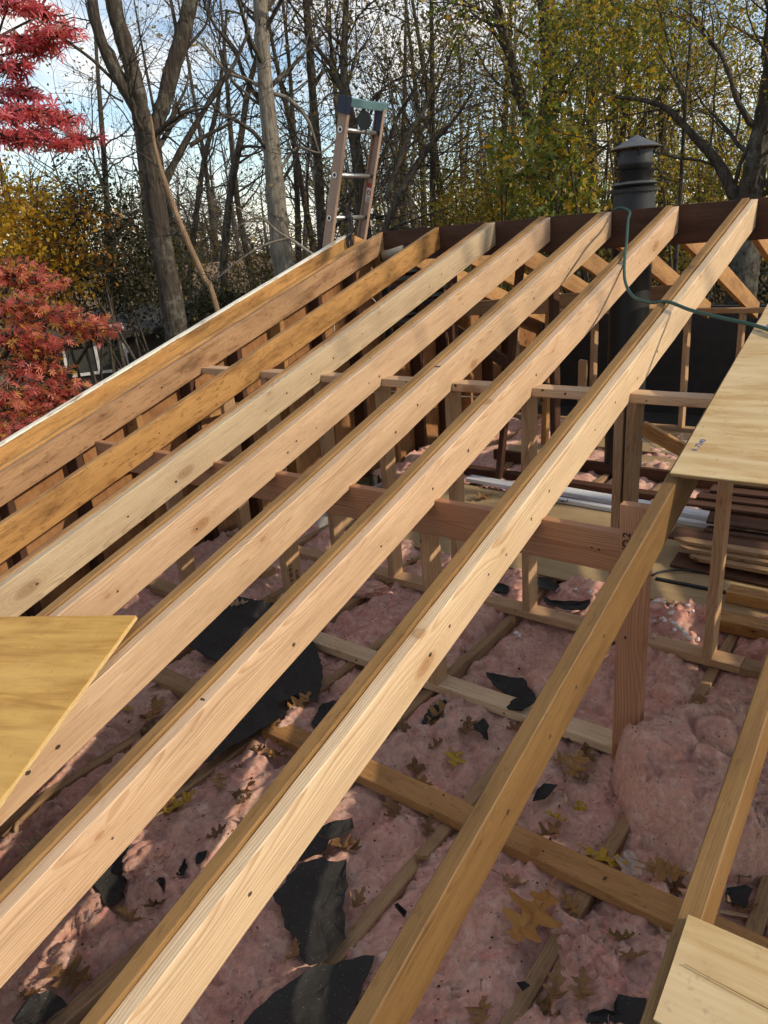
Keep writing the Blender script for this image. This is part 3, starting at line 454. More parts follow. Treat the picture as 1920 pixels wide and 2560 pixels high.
# far knee wall
WF = 'framing of the far knee wall'
board('top_plate', (-2.60, 1.824, -0.786), (3.0, 1.824, -0.786), 0.089, 0.038, M['stud'], label='top plate of the far wall below the far rafters', cat='wall plate', group=WF)
board('bottom_plate', (-2.60, 1.824, FZ - 0.02), (3.0, 1.824, FZ - 0.02), 0.089, 0.038, M['stud'], label='bottom plate of the far wall in front of the dark', cat='wall plate', group=WF)
for i, x in enumerate((0.39, -0.015, -0.417, -0.836, -1.24, -1.652, -2.06, -2.45)):
    stud('stud', x, 1.78, FZ + 0.001, -0.806, M['stud'], 'far wall stud ' + ('hidden behind the pale plywood', 'just left of the pale plywood', 'right of the gap below the hose', 'in the middle of the black opening', 'left of the black opening by the flue', 'beside the broken stub', 'deep behind the old props', 'nearest the far gable corner')[i], group=WF, lean=rng.uniform(-.008, .008))
board('broken_stud', (-1.70, 1.74, FZ + 0.001), (-1.70, 1.74, -1.20), 0.05, 0.07, M['stud'], up=(1, 0, 0), label='broken off stud stub beside a far wall stud', cat='stud', ragged=0.02)
# loose boards and props between the walls
board('collar_plank', (-2.58, 0.92, -0.672), (-0.62, 0.92, -0.562), 0.038, 0.115, M['dustwood'], label='long dusty plank hung crosswise under the far rafters', cat='plank')
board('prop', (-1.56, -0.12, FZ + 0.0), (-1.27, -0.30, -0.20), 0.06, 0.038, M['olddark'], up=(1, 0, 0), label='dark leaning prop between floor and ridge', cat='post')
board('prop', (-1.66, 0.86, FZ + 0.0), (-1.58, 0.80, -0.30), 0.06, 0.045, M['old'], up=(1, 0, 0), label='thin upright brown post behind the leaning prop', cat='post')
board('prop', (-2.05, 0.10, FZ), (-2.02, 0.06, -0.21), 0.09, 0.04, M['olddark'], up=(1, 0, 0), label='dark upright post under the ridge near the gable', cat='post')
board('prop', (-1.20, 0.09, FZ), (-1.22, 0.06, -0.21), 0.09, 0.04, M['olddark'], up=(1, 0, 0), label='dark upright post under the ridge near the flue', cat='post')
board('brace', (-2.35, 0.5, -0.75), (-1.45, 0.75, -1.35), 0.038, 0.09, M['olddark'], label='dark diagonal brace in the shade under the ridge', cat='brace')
board('brace', (-0.26, -0.92, -1.085), (0.06, -0.92, -1.235), 0.038, 0.07, M['old'], label='brown diagonal brace ending under the plywood corner', cat='brace')
# ceiling joists
for x, lab in ((0.40, 'under the torn insulation batt'), (-0.055, 'passing below the big brown leaf on the left'), (-0.515, 'in the lower left'), (-0.93, 'below the large tar paper sheet'), (-1.32, 'left of the stamped stud'), (-1.74, 'deep in the left bay'), (-2.16, 'beside the gable studs'), (0.81, 'below the right edge rafter'), (1.22, 'out to the right')):
    board('ceiling_joist', (x, -5.2, -1.888), (x, 1.7, -1.888), 0.042, 0.14, M['dustwood'], label='dusty ceiling joist between pink insulation, ' + lab, cat='joist', group='ceiling joists', wob=0.003)

# ------------------------------------------------------------------ gable end wall
gb = empty('gable_wall', (-2.70, -1.0, -1.8)); tag(gb, 'inside of the brown plywood gable wall with dark studs at left', 'wall')
v = [(-2.735, -5.2, -1.9), (-2.735, 3.0, -1.9), (-2.735, 3.0, -3.0 * TP - 0.05), (-2.735, 0, -0.05), (-2.735, -5.2, -5.2 * TP - 0.05)]
v2 = [(x + 0.014, y, z) for x, y, z in v]; n = 5
sh = link('sheathing', pymesh('gable_sheathing', v + v2, [tuple(range(n - 1, -1, -1)), tuple(range(n, 2 * n))] + [(i, (i + 1) % n, n + (i + 1) % n, n + i) for i in range(n)]), M['plyold'], gb)
sh.matrix_parent_inverse = Matrix.Translation(gb.location).inverted()
yy = -4.76; i = 0
while yy < 2.4:
    zt = -abs(yy + 0.019) * TP - 0.147
    o = board('gable_stud', (-2.667, yy, -1.85), (-2.667, yy, zt), 0.040, 0.108, M['olddark'] if i % 3 else M['old'], up=(1, 0, 0), parent=None, cat=None)
    o.parent = gb; o.matrix_parent_inverse = Matrix.Translation(gb.location).inverted(); yy += 0.403; i += 1
for y0_, y1_, zz, mm in ((-2.7, -2.34, -1.16, 'old'), (-1.9, -1.53, -1.0, 'old'), (-1.1, -0.73, -0.62, 'olddark'), (-3.1, -2.75, -1.5, 'old')):
    o = board('blocking', (-2.66, y0_, zz), (-2.66, y1_, zz), 0.08, 0.038, M[mm], cat=None); o.parent = gb; o.matrix_parent_inverse = Matrix.Translation(gb.location).inverted()
# louvre vent high in the gable
lv = empty('louvre_vent', (-2.66, 0.45, -0.6)); tag(lv, 'black slatted louvre vent high in the gable beyond the ridge', 'vent')
blackm = plain('black_metal', (0.022, 0.024, 0.026), 0.45, 0.3, 40, 0.3, 0.5)
for i in range(9):
    z = -0.30 - 0.055 * i
    o = board('slat', (-2.62, 0.06, z), (-2.62, 0.98, z), 0.055, 0.008, blackm, up=(0.45, 0, 1), cat=None); o.parent = lv; o.matrix_parent_inverse = Matrix.Translation(lv.location).inverted()
for y in (0.04, 1.0):
    o = board('side_frame', (-2.62, y, -0.80), (-2.62, y, -0.26 if y < 0.5 else -0.47), 0.03, 0.05, blackm, up=(1, 0, 0), cat=None); o.parent = lv; o.matrix_parent_inverse = Matrix.Translation(lv.location).inverted()

# ------------------------------------------------------------------ plywood on the rafters
def sheet(name, corners, thick, mats, label, cat='plywood', layers=3, up=NRM, inset=0.0012):
    """plywood lying on the roof plane: corners anticlockwise seen from above (bottom face), built as stacked veneers"""
    c = sum((Vector(q) for q in corners), Vector()) / len(corners); root = empty(name, c); tag(root, label, cat)
    x = (Vector(corners[1]) - Vector(corners[0])).normalized(); z = Vector(up).normalized(); y = z.cross(x).normalized(); x = y.cross(z)
    mw = Matrix((x, y, z)).transposed().to_4x4(); mw.translation = c; inv = mw.inverted()
    for k in range(layers):
        z0 = thick * k / layers; z1 = thick * (k + 1) / layers; ins = inset if k % 2 else 0.0
        # ragged outline
        pts = []
        rr = random.Random(len(name) + k)
        loc = [inv @ Vector(q) for q in corners]
        for i in range(len(loc)):
            a, b = loc[i], loc[(i + 1) % len(loc)]; N = max(2, int((b - a).length / 0.06))
            for j in range(N):
                q = a.lerp(b, j / N); jit = 0.0006 + (0.004 if rr.random() < 0.06 else 0); d = Vector((q.x, q.y)); L = d.length
                pts.append((q.x - d.x / L * (ins + rr.uniform(0, jit)), q.y - d.y / L * (ins + rr.uniform(0, jit))))
        n = len(pts); vv = [(px, py, z0) for px, py in pts] + [(px, py, z1) for px, py in pts]
        ff = [tuple(range(n - 1, -1, -1)), tuple(range(n, 2 * n))] + [(i, (i + 1) % n, n + (i + 1) % n, n + i) for i in range(n)]
        o = link('face_veneer' if k == layers - 1 else ('core_veneer' if k else 'back_veneer'), pymesh('veneer', vv, ff), mats[0] if k == layers - 1 else (mats[1] if k % 2 else mats[2]))
        o.parent = root; o.matrix_parent_inverse = Matrix.Translation(c).inverted(); o.matrix_basis = mw
    return root
def roofp(x, y, off=0.0): return (x, y, TP * y + off)
p_right = sheet('plywood_sheet', [roofp(0.375, -2.572, .0105), roofp(2.81, -2.56, .0105), roofp(2.81, -1.40, .0105), roofp(0.372, -1.402, .0105)], 0.0125, (M['ply'], M['plyedge'], M['plyedge']), 'pale knotty plywood sheet with blue handwriting at the right edge')
p_scrap = sheet('plywood_scrap', [roofp(0.783, -3.898, .0015), roofp(1.35, -3.89, .0015), roofp(1.35, -3.72, .0015), roofp(0.783, -3.733, .0015)], 0.0125, (M['ply'], M['plyedgep'], M['plyedge']), 'split pale plywood scrap at the bottom right corner')
_cr = board('crack', roofp(0.80, -3.822, .0141), roofp(1.2, -3.806, .0141), 0.0007, 0.0003, M['oldtan'], up=NRM, cat=None, wob=0.008); _mb = _cr.matrix_basis.copy(); _cr.parent = p_scrap; _cr.matrix_parent_inverse = Matrix.Translation(p_scrap.location).inverted(); _cr.matrix_basis = _mb
sheet('plywood_sheet', [roofp(1.22, -3.70, .0105), roofp(3.0, -3.70, .0105), roofp(3.0, -2.585, .0105), roofp(1.22, -2.585, .0105)], 0.0125, (M['ply'], M['plyedge'], M['plyedge']), 'unseen plywood sheet below the knotty one, added to shade the floor')  # out of view, added to keep sun off the attic floor
sheet('plywood_sheet', [roofp(1.22, -5.0, .0105), roofp(3.0, -5.0, .0105), roofp(3.0, -3.93, .0105), roofp(1.36, -3.93, .0105)], 0.0125, (M['ply'], M['plyedge'], M['plyedge']), 'lowest unseen plywood sheet, added to shade the floor')  # also out of view, added to block sun from the floor
# loose sheet at the lower left, turned askew
a = Vector((-0.879, -3.618)); d1 = Vector((-0.942, -0.334)).normalized(); d2 = Vector((0.405, -0.914)).normalized(); d2 = Vector((0.345, -0.939)).normalized()
q = [a, a + d1 * 1.2, a + d1 * 1.2 + d2 * 1.2, a + d2 * 1.2]
sheet('plywood_offcut', [roofp(p.x, p.y, .0185) for p in q], 0.014, (M['plywarm'], M['plyedgep'], M['plyedgep']), 'yellow-brown plywood lying askew over the rafters at lower left', layers=5)

# writing
def text(body, size, org, xdir, nrm, mat, parent, name='lettering', thick=0.0004):
    cu = bpy.data.curves.new('txt', 'FONT'); cu.body = body; cu.size = size; cu.extrude = thick; cu.offset = size * 0.012
    t = bpy.data.objects.new('t', cu); COL.objects.link(t); bpy.context.view_layer.update()
    me = bpy.data.meshes.new_from_object(t.evaluated_get(bpy.context.evaluated_depsgraph_get())); bpy.data.objects.remove(t)
    me.materials.clear(); me.materials.append(mat)
    x = Vector(xdir).normalized(); z = Vector(nrm).normalized(); y = z.cross(x).normalized(); mw = Matrix((x, y, z)).transposed().to_4x4(); mw.translation = Vector(org)
    o = bpy.data.objects.new(name, me); COL.objects.link(o); o.parent = parent; o.matrix_parent_inverse = parent.matrix_world.inverted() if parent.matrix_world != Matrix.Identity(4) else Matrix.Translation(parent.location).inverted(); o.matrix_basis = mw; return o
blue = plain('blue_ink', (0.02, 0.10, 0.30), 0.6); ink = plain('black_ink', (0.03, 0.02, 0.02), 0.7)
bpy.context.view_layer.update()
text('II .7240', 0.0235, roofp(0.412, -2.455, .0236), (0.16, CP, SP), NRM, blue, p_right)
text('II', 0.026, roofp(0.405, -1.655, .0236), (0.16, CP, SP), NRM, blue, p_right)
text('O', 0.040, roofp(0.435, -1.615, .0236), (0.16, CP, SP), NRM, blue, p_right)
# nail heads where the new boards meet the ridge, and dotted down their faces
nailm = plain('galvanised_nail', (.55, .55, .54), .35, .9, 40, .1)
nm_ = None
for o in [q for q in S.objects if q.name.split('.')[0] == 'rafter']:
    L = o.dimensions.x if o.dimensions.x else 5.7
    xs = [v.co.x for v in o.data.vertices]; x1 = max(xs)
    for dx, z in ((-.05, .035), (-.035, -.02), (-.07, -.05)):
        if nm_ is None:
            vv = [(math.cos(t) * .0045, math.sin(t) * .0045) for t in np.linspace(0, 6.283, 9)[:-1]]; nm_ = pymesh('nail', [(a, -.0008, b) for a, b in vv] + [(a * .7, -.0018, b * .7) for a, b in vv], [tuple(range(8, 16))] + [(i, (i + 1) % 8, 8 + (i + 1) % 8, 8 + i) for i in range(8)]); nm_.materials.append(nailm)
        n_ = bpy.data.objects.new('nail_head', nm_); COL.objects.link(n_); n_.parent = o; n_.location = (x1 + dx + rng.uniform(-.01, .01), -.0193, z)
post = [o for o in S.objects if o.name.startswith('post')][0]
text('IND-NO.2', 0.033, (0.296, -2.6645, -1.10), (0, 0, 1), (0, -1, 0), ink, post, 'grade_stamp')
text('EE', 0.024, (0.322, -2.6645, -1.0), (0, 0, 1), (0, -1, 0), ink, post, 'grade_stamp')
st3 = [o for o in S.objects if o.get('label', '').startswith('stud with a black printed')][0]
for i in range(7):
    pass
text('II III II I', 0.030, (-1.2536, -2.60, -1.50), (0, 0, 1), (1, 0, 0), ink, st3, 'grade_stamp'); text('SII II', 0.026, (-1.2536, -2.565, -1.50), (0, 0, 1), (1, 0, 0), ink, st3, 'grade_stamp')
# ------------------------------------------------------------------ attic floor
def slab(name, x0, x1, y0, y1, z0, z1, mat): 
    v = [(x0, y0, z0), (x1, y0, z0), (x1, y1, z0), (x0, y1, z0), (x0, y0, z1), (x1, y0, z1), (x1, y1, z1), (x0, y1, z1)]
    return link(name, pymesh(name, v, [(3, 2, 1, 0), (4, 5, 6, 7), (0, 1, 5, 4), (1, 2, 6, 5), (2, 3, 7, 6), (3, 0, 4, 7)]), mat)
tag(slab('attic_ceiling', -2.72, 3.2, -5.3, 1.9, -2.02, -1.985, plain('drywall', (0.42, 0.38, 0.34), 0.9)), kind='structure')
def deckpiece(x0, x1, y0, y1, z, lab):
    c = ((x0 + x1) / 2, (y0 + y1) / 2, z); root = sheet('deck_panel', [(x0, y0, z - .0), (x1, y0, z), (x1, y1, z), (x0, y1, z)], 0.014, (M['deck'], M['plyedge'], M['plyedge']), lab, cat='floor panel', up=Vector((0, 0, 1)))
deckpiece(-1.80, 0.60, -1.436, -0.30, -1.8135, 'tan floor panel behind the knee wall with the white boards')
deckpiece(0.605, 2.9, -1.20, -0.28, -1.8135, 'tan floor panel out to the right under the board pile')
deckpiece(-1.93, 0.2, 0.46, 0.93, -1.8135, 'narrow tan floor panel beyond the trench of insulation')
deckpiece(-1.35, 2.0, 1.04, 1.73, -1.8135, 'far tan floor panel in front of the far wall')
whitep = drip_mat(); 
def whiteboard():
    m = NT('white_painted_wood'); p = m.tc(); n = m.noise(m.map(p, (3, 30, 30)), 1.0, 5, 0.7); c = m.mix(m.ramp(n, [(0.55, 0.0), (0.7, 0.8)]), (0.66, 0.66, 0.66), (0.24, 0.23, 0.22)); return m.fin(c, 0.7, 0.3)
M['white'] = whiteboard()
board('trim_board', (-1.76, -0.205, -1.78), (-1.02, -0.265, -1.78), 0.10, 0.03, M['white'], label='long white painted trim board on the floor at the left', cat='board')
board('trim_board', (-1.05, -0.19, -1.78), (0.2, -0.28, -1.78), 0.11, 0.035, M['white'], label='white painted trim board behind the twin studs', cat='board')
board('trim_board', (-0.99, -0.352, -1.784), (0.1, -0.40, -1.784), 0.05, 0.028, M['white'], label='narrow white trim board in front of the wider one', cat='board')
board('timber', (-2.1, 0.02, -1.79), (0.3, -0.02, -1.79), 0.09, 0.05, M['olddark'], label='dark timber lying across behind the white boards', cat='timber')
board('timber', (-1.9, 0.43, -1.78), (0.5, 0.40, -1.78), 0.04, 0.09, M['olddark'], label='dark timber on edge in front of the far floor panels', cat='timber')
# timbers lying on the right
board('timber', (0.305, -1.262, -1.7705), (1.1, -1.27, -1.7705), 0.10, 0.055, M['oldhoney'], label='honey coloured short timber on top at the right of the floor', cat='timber')
board('timber', (0.325, -1.52, -1.786), (1.4, -1.525, -1.786), 0.105, 0.058, M['oldhoney'], label='lower honey coloured timber in front of the other one', cat='timber')
# dark pile of siding boards
PG = 'torn off dark boards piled at the right'
rp_ = random.Random(4)
for i in range(9):
    y = -1.0 + 0.075 * i + rp_.uniform(-.02, .02); z = -1.775 + 0.026 * (i % 3) + 0.018 * i; a = rp_.uniform(-.04, .04)
    board('siding_board', (-0.02 + rp_.uniform(-.12, .14), y - a, z), (1.5, y + a, z + rp_.uniform(-.01, .02)), 0.13, 0.016, M['siding'], up=(0, 0.25 * rp_.uniform(-1, 1), 1), label='dark brown siding board, %s from the front of the pile' % ('first','second','third','fourth','fifth','sixth','seventh','eighth','ninth')[i], cat='board', group=PG, ragged=0.02)
for i, (y, z) in enumerate(((-0.90, -1.70), (-0.945, -1.722), (-1.00, -1.742))):
    # pickets with pointed ends
    x0 = (-0.06, -0.02, 0.05)[i]; L = 1.35; h = 0.018; w = 0.062
    v = [(x0, y, z), (x0 + 0.06, y - w / 2, z), (x0 + L, y - w / 2, z), (x0 + L, y + w / 2, z), (x0 + 0.06, y + w / 2, z)]
    vv = v + [(a, b, c + h) for a, b, c in v]; n = 5
    o = link('picket', pymesh('picket', vv, [tuple(range(n - 1, -1, -1)), tuple(range(n, 2 * n))] + [(k, (k + 1) % n, n + (k + 1) % n, n + k) for k in range(n)]), M['dustwood']); tag(o, 'pointed wooden picket in the dark pile, %s one' % ('upper', 'middle', 'lowest')[i], 'picket', PG)
for i in range(5):
    y = -0.55 + 0.09 * i
    board('siding_board', (-0.12 + 0.05 * i, y, -1.60 + 0.02 * i), (1.4, y + .03, -1.58 + 0.02 * i), 0.11, 0.016, M['siding'], label='brown board at the back of the pile, %s layer up' % ('first','second','third','fourth','fifth','sixth','seventh','eighth','ninth')[i], cat='board', group=PG, ragged=0.015)
board('metal_strip', (-0.05, -1.22, -1.795), (1.5, -1.20, -1.795), 0.02, 0.02, blackm, label='long black metal strip lying in front of the pile', cat='metal strip')
bent_tube_pts = [(-0.075, -1.20, -1.79), (-0.055, -1.15, -1.787), (-0.005, -1.10, -1.785), (0.05, -1.07, -1.785), (0.12, -1.05, -1.787)]
# plain black wall and floor slabs beyond the far knee wall
tag(slab('black_back_wall', -2.7, 3.2, 3.0, 3.06, -4.6, -0.87, M['tar']), 'plain black wall behind the far studs', 'wall')
tag(slab('black_back_floor', -2.7, 3.2, 1.9, 3.0, -1.99, -1.95, M['tar']), 'plain black floor behind the far studs', 'floor')
tag(slab('house_body', -2.73, 3.2, -5.2, 3.0, -4.6, -2.02, plain('grey_siding', (0.34, 0.33, 0.31), 0.8)), 'lower storey of the house under the open attic', 'house')
# black slab between joists at the right, painted as the dark of a void
tag(slab('painted_void', 0.47, 0.76, -1.78, -1.55, -1.984, -1.976, plain('painted_void_black', (0.012, 0.010, 0.010), 0.95)), 'black slab painted as a dark ceiling opening at the right beside the joist', 'opening')

# ------------------------------------------------------------------ insulation
def insul(x0, x1, y0, y1, step, base, name):
    xs = np.arange(x0, x1 + 1e-6, step); ys = np.arange(y0, y1 + 1e-6, step); X, Y = np.meshgrid(xs, ys)
    wx = X + 0.05 * (fbm(X * 6, Y * 6, 31, 3) - 0.45); wy = Y + 0.05 * (fbm(X * 6, Y * 6, 47, 3) - 0.45)
    b1 = 1 - np.abs(2 * fbm(wx * 4.2, wy * 3.0, 3, 3) / 0.875 - 1)             # ridged: creases
    bill = np.abs(2 * fbm(wx * 7.5, wy * 6.0, 9, 4) / 0.94 - 1)                # billows
    fine = fbm(wx * 38, wy * 38, 17, 4)
    vf = np.abs(2 * fbm(wx * 16, wy * 15, 23, 3) / 0.9 - 1)
    JX = np.array([1.22, 0.81, 0.40, -0.055, -0.515, -0.93, -1.32, -1.74, -2.16])
    dj = np.min(np.abs(X[..., None] - JX), -1)
    pil = np.clip(dj / 0.10, 0, 1) ** 0.5
    big = fbm(X * 1.5 + 7, Y * 1.2, 77, 3)
    cover = np.clip((fbm(X * 2.2 + 3, Y * 1.6, 91, 3) - 0.42) * 6, 0, 1)        # where it spills over the joists
    th = 6.28 * fbm(X * 1.1 + 40, Y * 1.1, 101, 2); ca, sa = np.cos(th), np.sin(th); U = wx * ca + wy * sa; V_ = -wx * sa + wy * ca
    wr = (1 - np.abs(2 * fbm(U * 13 + 2, V_ * 5, 111, 3) / .875 - 1)) ** 5                       # drawn-out wrinkles
    fl1 = fbm(wx * 2.6 + 11, wy * 2.1, 121, 4); fl2 = fbm(wx * 4.6 + 31, wy * 3.9, 131, 4)
    def stp(a, t, w): q = np.clip((a - t) / w, 0, 1); return q * q * (3 - 2 * q)
    flap = 0.026 * stp(fl1, .46, .035) + 0.020 * stp(fl2, .50, .03) + 0.016 * stp(fl1, .58, .03)    # torn layers
    Z = base - 0.034 + 0.042 * pil + 0.018 * cover + 0.055 * (big - 0.45) + 0.034 * (bill - 0.15) * (0.4 + 0.6 * pil) + flap * (0.35 + 0.65 * pil) - 0.030 * (b1 ** 9) - 0.016 * wr + 0.010 * (vf - .15) + 0.013 * (fine - 0.45) + 0.010 * (fbm(wx * 75, wy * 75, 81, 3) - .45)
    for ti, (tz, tp) in enumerate(TAR):                                       # pressed flat under the tar paper
        px = np.array([p[0] for p in tp]); py = np.array([p[1] for p in tp]); cx, cy = px.mean(), py.mean(); px = cx + (px - cx) * 1.04; py = cy + (py - cy) * 1.04
        box_ = (X > px.min()) & (X < px.max()) & (Y > py.min()) & (Y < py.max())
        if not box_.any(): continue
        ins_ = np.zeros(X.shape, bool)
        for a in range(len(px)):
            b = (a + 1) % len(px); cond = ((py[a] > Y) != (py[b] > Y)) & (X < (px[b] - px[a]) * (Y - py[a]) / (py[b] - py[a] + 1e-9) + px[a]); ins_ ^= cond
        lim = -1.82 + 0.012 * (fine - .5); Z = np.where(ins_ & box_, np.minimum(Z, lim), Z)
    ny, nx = X.shape; v = np.stack([X, Y, Z], -1).reshape(-1, 3); idx = np.arange(nx * ny).reshape(ny, nx)
    q = np.stack([idx[:-1, :-1], idx[:-1, 1:], idx[1:, 1:], idx[1:, :-1]], -1).reshape(-1, 4)
    o = link(name, npmesh(name, v, q), M['ins'], smooth=True); tag(o, 'pink fibreglass insulation filling the bays between joists', 'insulation', kind='stuff')
    return lambda x, y: float(Z[int(np.clip(round((y - y0) / step), 0, ny - 1)), int(np.clip(round((x - x0) / step), 0, nx - 1))])
insz = insul(-2.62, 1.5, -5.1, -1.40, 0.0095, -1.835, 'insulation')
insul(-2.62, 1.5, -0.32, 1.74, 0.016, -1.85, 'insulation')

def clump(name, c, rad, seed, label, mat=None, n=4, sq=1.0, rot=0.0, cat='insulation', amp=1.0):
    import bmesh
    bm = bmesh.new(); bmesh.ops.create_icosphere(bm, subdivisions=n, radius=1.0)
    P = np.array([v.co[:] for v in bm.verts]); bm.verts.ensure_lookup_table()
    Q = P * 1.5 + seed * 3.1; wq = Q + 0.5 * (np.stack([fbm3(Q * 1.1 + 9, seed + 1, 2), fbm3(Q * 1.1 + 19, seed + 2, 2), fbm3(Q * 1.1 + 29, seed + 3, 2)], -1) - .5)
    rid = 1 - np.abs(2 * fbm3(wq * 0.9, seed, 3) - 1)
    d = 0.50 * amp * (fbm3(Q * .8, seed + 4, 3) - .5) - 0.30 * amp * rid ** 7 + 0.10 * amp * (np.abs(2 * fbm3(wq * 2.2, seed + 6, 3) - 1) - .2) - 0.09 * amp * (1 - np.abs(2 * fbm3(wq * 2.4 + 5, seed + 8, 2) - 1)) ** 9 + 0.05 * (fbm3(Q * 9, seed + 5, 4) - .5)
    P = P * (1 + d)[:, None] * np.array(rad); ca, sa = math.cos(rot), math.sin(rot)
    P = np.stack([P[:, 0] * ca - P[:, 1] * sa, P[:, 0] * sa + P[:, 1] * ca, P[:, 2]], -1)
    for v, p in zip(bm.verts, P): v.co = p
    me = bpy.data.meshes.new(name); bm.to_mesh(me); bm.free()
    o = link(name, me, mat or M['ins'], loc=c, smooth=True); return tag(o, label, cat)
def batt(outline, H, label, mat, seed, edge=.07, base=-1.845, step=.0065):
    """torn, folded batt lying on the floor: ragged outline, rounded thick edges, drawn wrinkles and torn layers"""
    px = np.array([p[0] for p in outline]); py = np.array([p[1] for p in outline]); xs = np.arange(px.min() - .03, px.max() + .03, step); ys = np.arange(py.min() - .03, py.max() + .03, step); X, Y = np.meshgrid(xs, ys)
    jx = X + .034 * (fbm(X * 16, Y * 16, seed, 4) - .47); jy = Y + .034 * (fbm(X * 16 + 9, Y * 16, seed + 1, 4) - .47)
    ins_ = np.zeros(X.shape, bool); d = np.full(X.shape, 9.0); n = len(px)
    for a in range(n):
        b = (a + 1) % n; ins_ ^= ((py[a] > jy) != (py[b] > jy)) & (jx < (px[b] - px[a]) * (jy - py[a]) / (py[b] - py[a] + 1e-9) + px[a])
        ex, ey = px[b] - px[a], py[b] - py[a]; t = np.clip(((jx - px[a]) * ex + (jy - py[a]) * ey) / (ex * ex + ey * ey + 1e-9), 0, 1); d = np.minimum(d, np.hypot(jx - px[a] - t * ex, jy - py[a] - t * ey))
    d = np.where(ins_, d, 0); wx = X + .06 * (fbm(X * 5, Y * 5, seed + 2, 3) - .45); wy = Y + .06 * (fbm(X * 5 + 4, Y * 5, seed + 3, 3) - .45)
    th = 6.28 * fbm(X * 1.7 + 40, Y * 1.7, seed + 4, 2); ca, sa = np.cos(th), np.sin(th); U = wx * ca + wy * sa; V_ = -wx * sa + wy * ca
    crease = (1 - np.abs(2 * fbm(wx * 5.2, wy * 4.6, seed + 5, 3) / .875 - 1)) ** 10; wr = (1 - np.abs(2 * fbm(U * 17, V_ * 6, seed + 6, 3) / .875 - 1)) ** 5
    f1 = fbm(wx * 4.1, wy * 3.6, seed + 7, 4); q = np.clip((f1 - .47) / .03, 0, 1); flap = q * q * (3 - 2 * q)
    h = np.sqrt(np.clip(1 - (1 - np.clip(d / edge, 0, 1)) ** 2, 0, 1)); broad = .55 + .9 * (fbm(X * 2.3 + 3, Y * 2.3, seed + 8, 3) - .15)
    Z = base + h * (H * broad + .026 * flap - .050 * crease - .022 * wr + .020 * (fbm(wx * 34, wy * 34, seed + 9, 4) - .45) + .012 * (fbm(wx * 80, wy * 80, seed + 10, 3) - .45))
    keep = d > 0; ny, nx = X.shape; idx = np.arange(nx * ny).reshape(ny, nx); qd = np.stack([idx[:-1, :-1], idx[:-1, 1:], idx[1:, 1:], idx[1:, :-1]], -1); k = keep[:-1, :-1] | keep[:-1, 1:] | keep[1:, 1:] | keep[1:, :-1]
    qd = qd[k]; used, inv = np.unique(qd, return_inverse=True); V = np.stack([X, Y, Z], -1).reshape(-1, 3)[used]
    o = link('insulation_batt', npmesh('batt', V, inv.reshape(-1, 4)), mat, smooth=True); tag(o, label, 'insulation')
    return lambda x, y: float(Z[int(np.clip(round((y - ys[0]) / step), 0, ny - 1)), int(np.clip(round((x - xs[0]) / step), 0, nx - 1))])
battz = batt([(0.29, -2.725), (0.337, -2.787), (0.381, -2.845), (0.41, -2.886), (0.45, -2.917), (0.496, -2.952), (0.554, -2.966), (0.585, -3.006), (0.607, -3.016), (0.637, -3.001), (0.70, -2.95), (0.78, -2.90), (0.86, -2.83), (0.93, -2.70), (0.95, -2.50), (0.90, -2.30), (0.80, -2.18), (0.66, -2.22), (0.60, -2.29), (0.55, -2.38), (0.50, -2.46), (0.44, -2.51), (0.39, -2.57), (0.345, -2.66)], .275, 'large crumpled dusty pink insulation batt beside the post at right', M['insgrey'], 21)
batt([(.34, -3.26), (.40, -3.31), (.47, -3.29), (.56, -3.34), (.60, -3.42), (.52, -3.47), (.42, -3.44), (.36, -3.36)], .045, 'folded insulation flap below the old two-by-four', M['insgrey'], 52, edge=.03)
clump('insulation_tuft', (-0.73, -3.84, -1.795), (0.07, 0.085, 0.05), 5, 'loose tuft of pink insulation beside the black tar scrap', None, 5)
clump('insulation_tuft', (-1.30, -2.05, -1.79), (0.12, 0.06, 0.05), 8, 'bright pink insulation roll by the middle studs', None, 5, rot=.5)
clump('insulation_tuft', (-1.85, -2.72, -1.77), (0.14, 0.10, 0.08), 12, 'deep pink insulation wad in the shade left of the sill', None, 5)
clump('insulation_tuft', (0.36, -2.70, -1.79), (0.07, 0.05, 0.04), 19, 'small insulation fold against the foot of the post', M['insgrey'], 5)

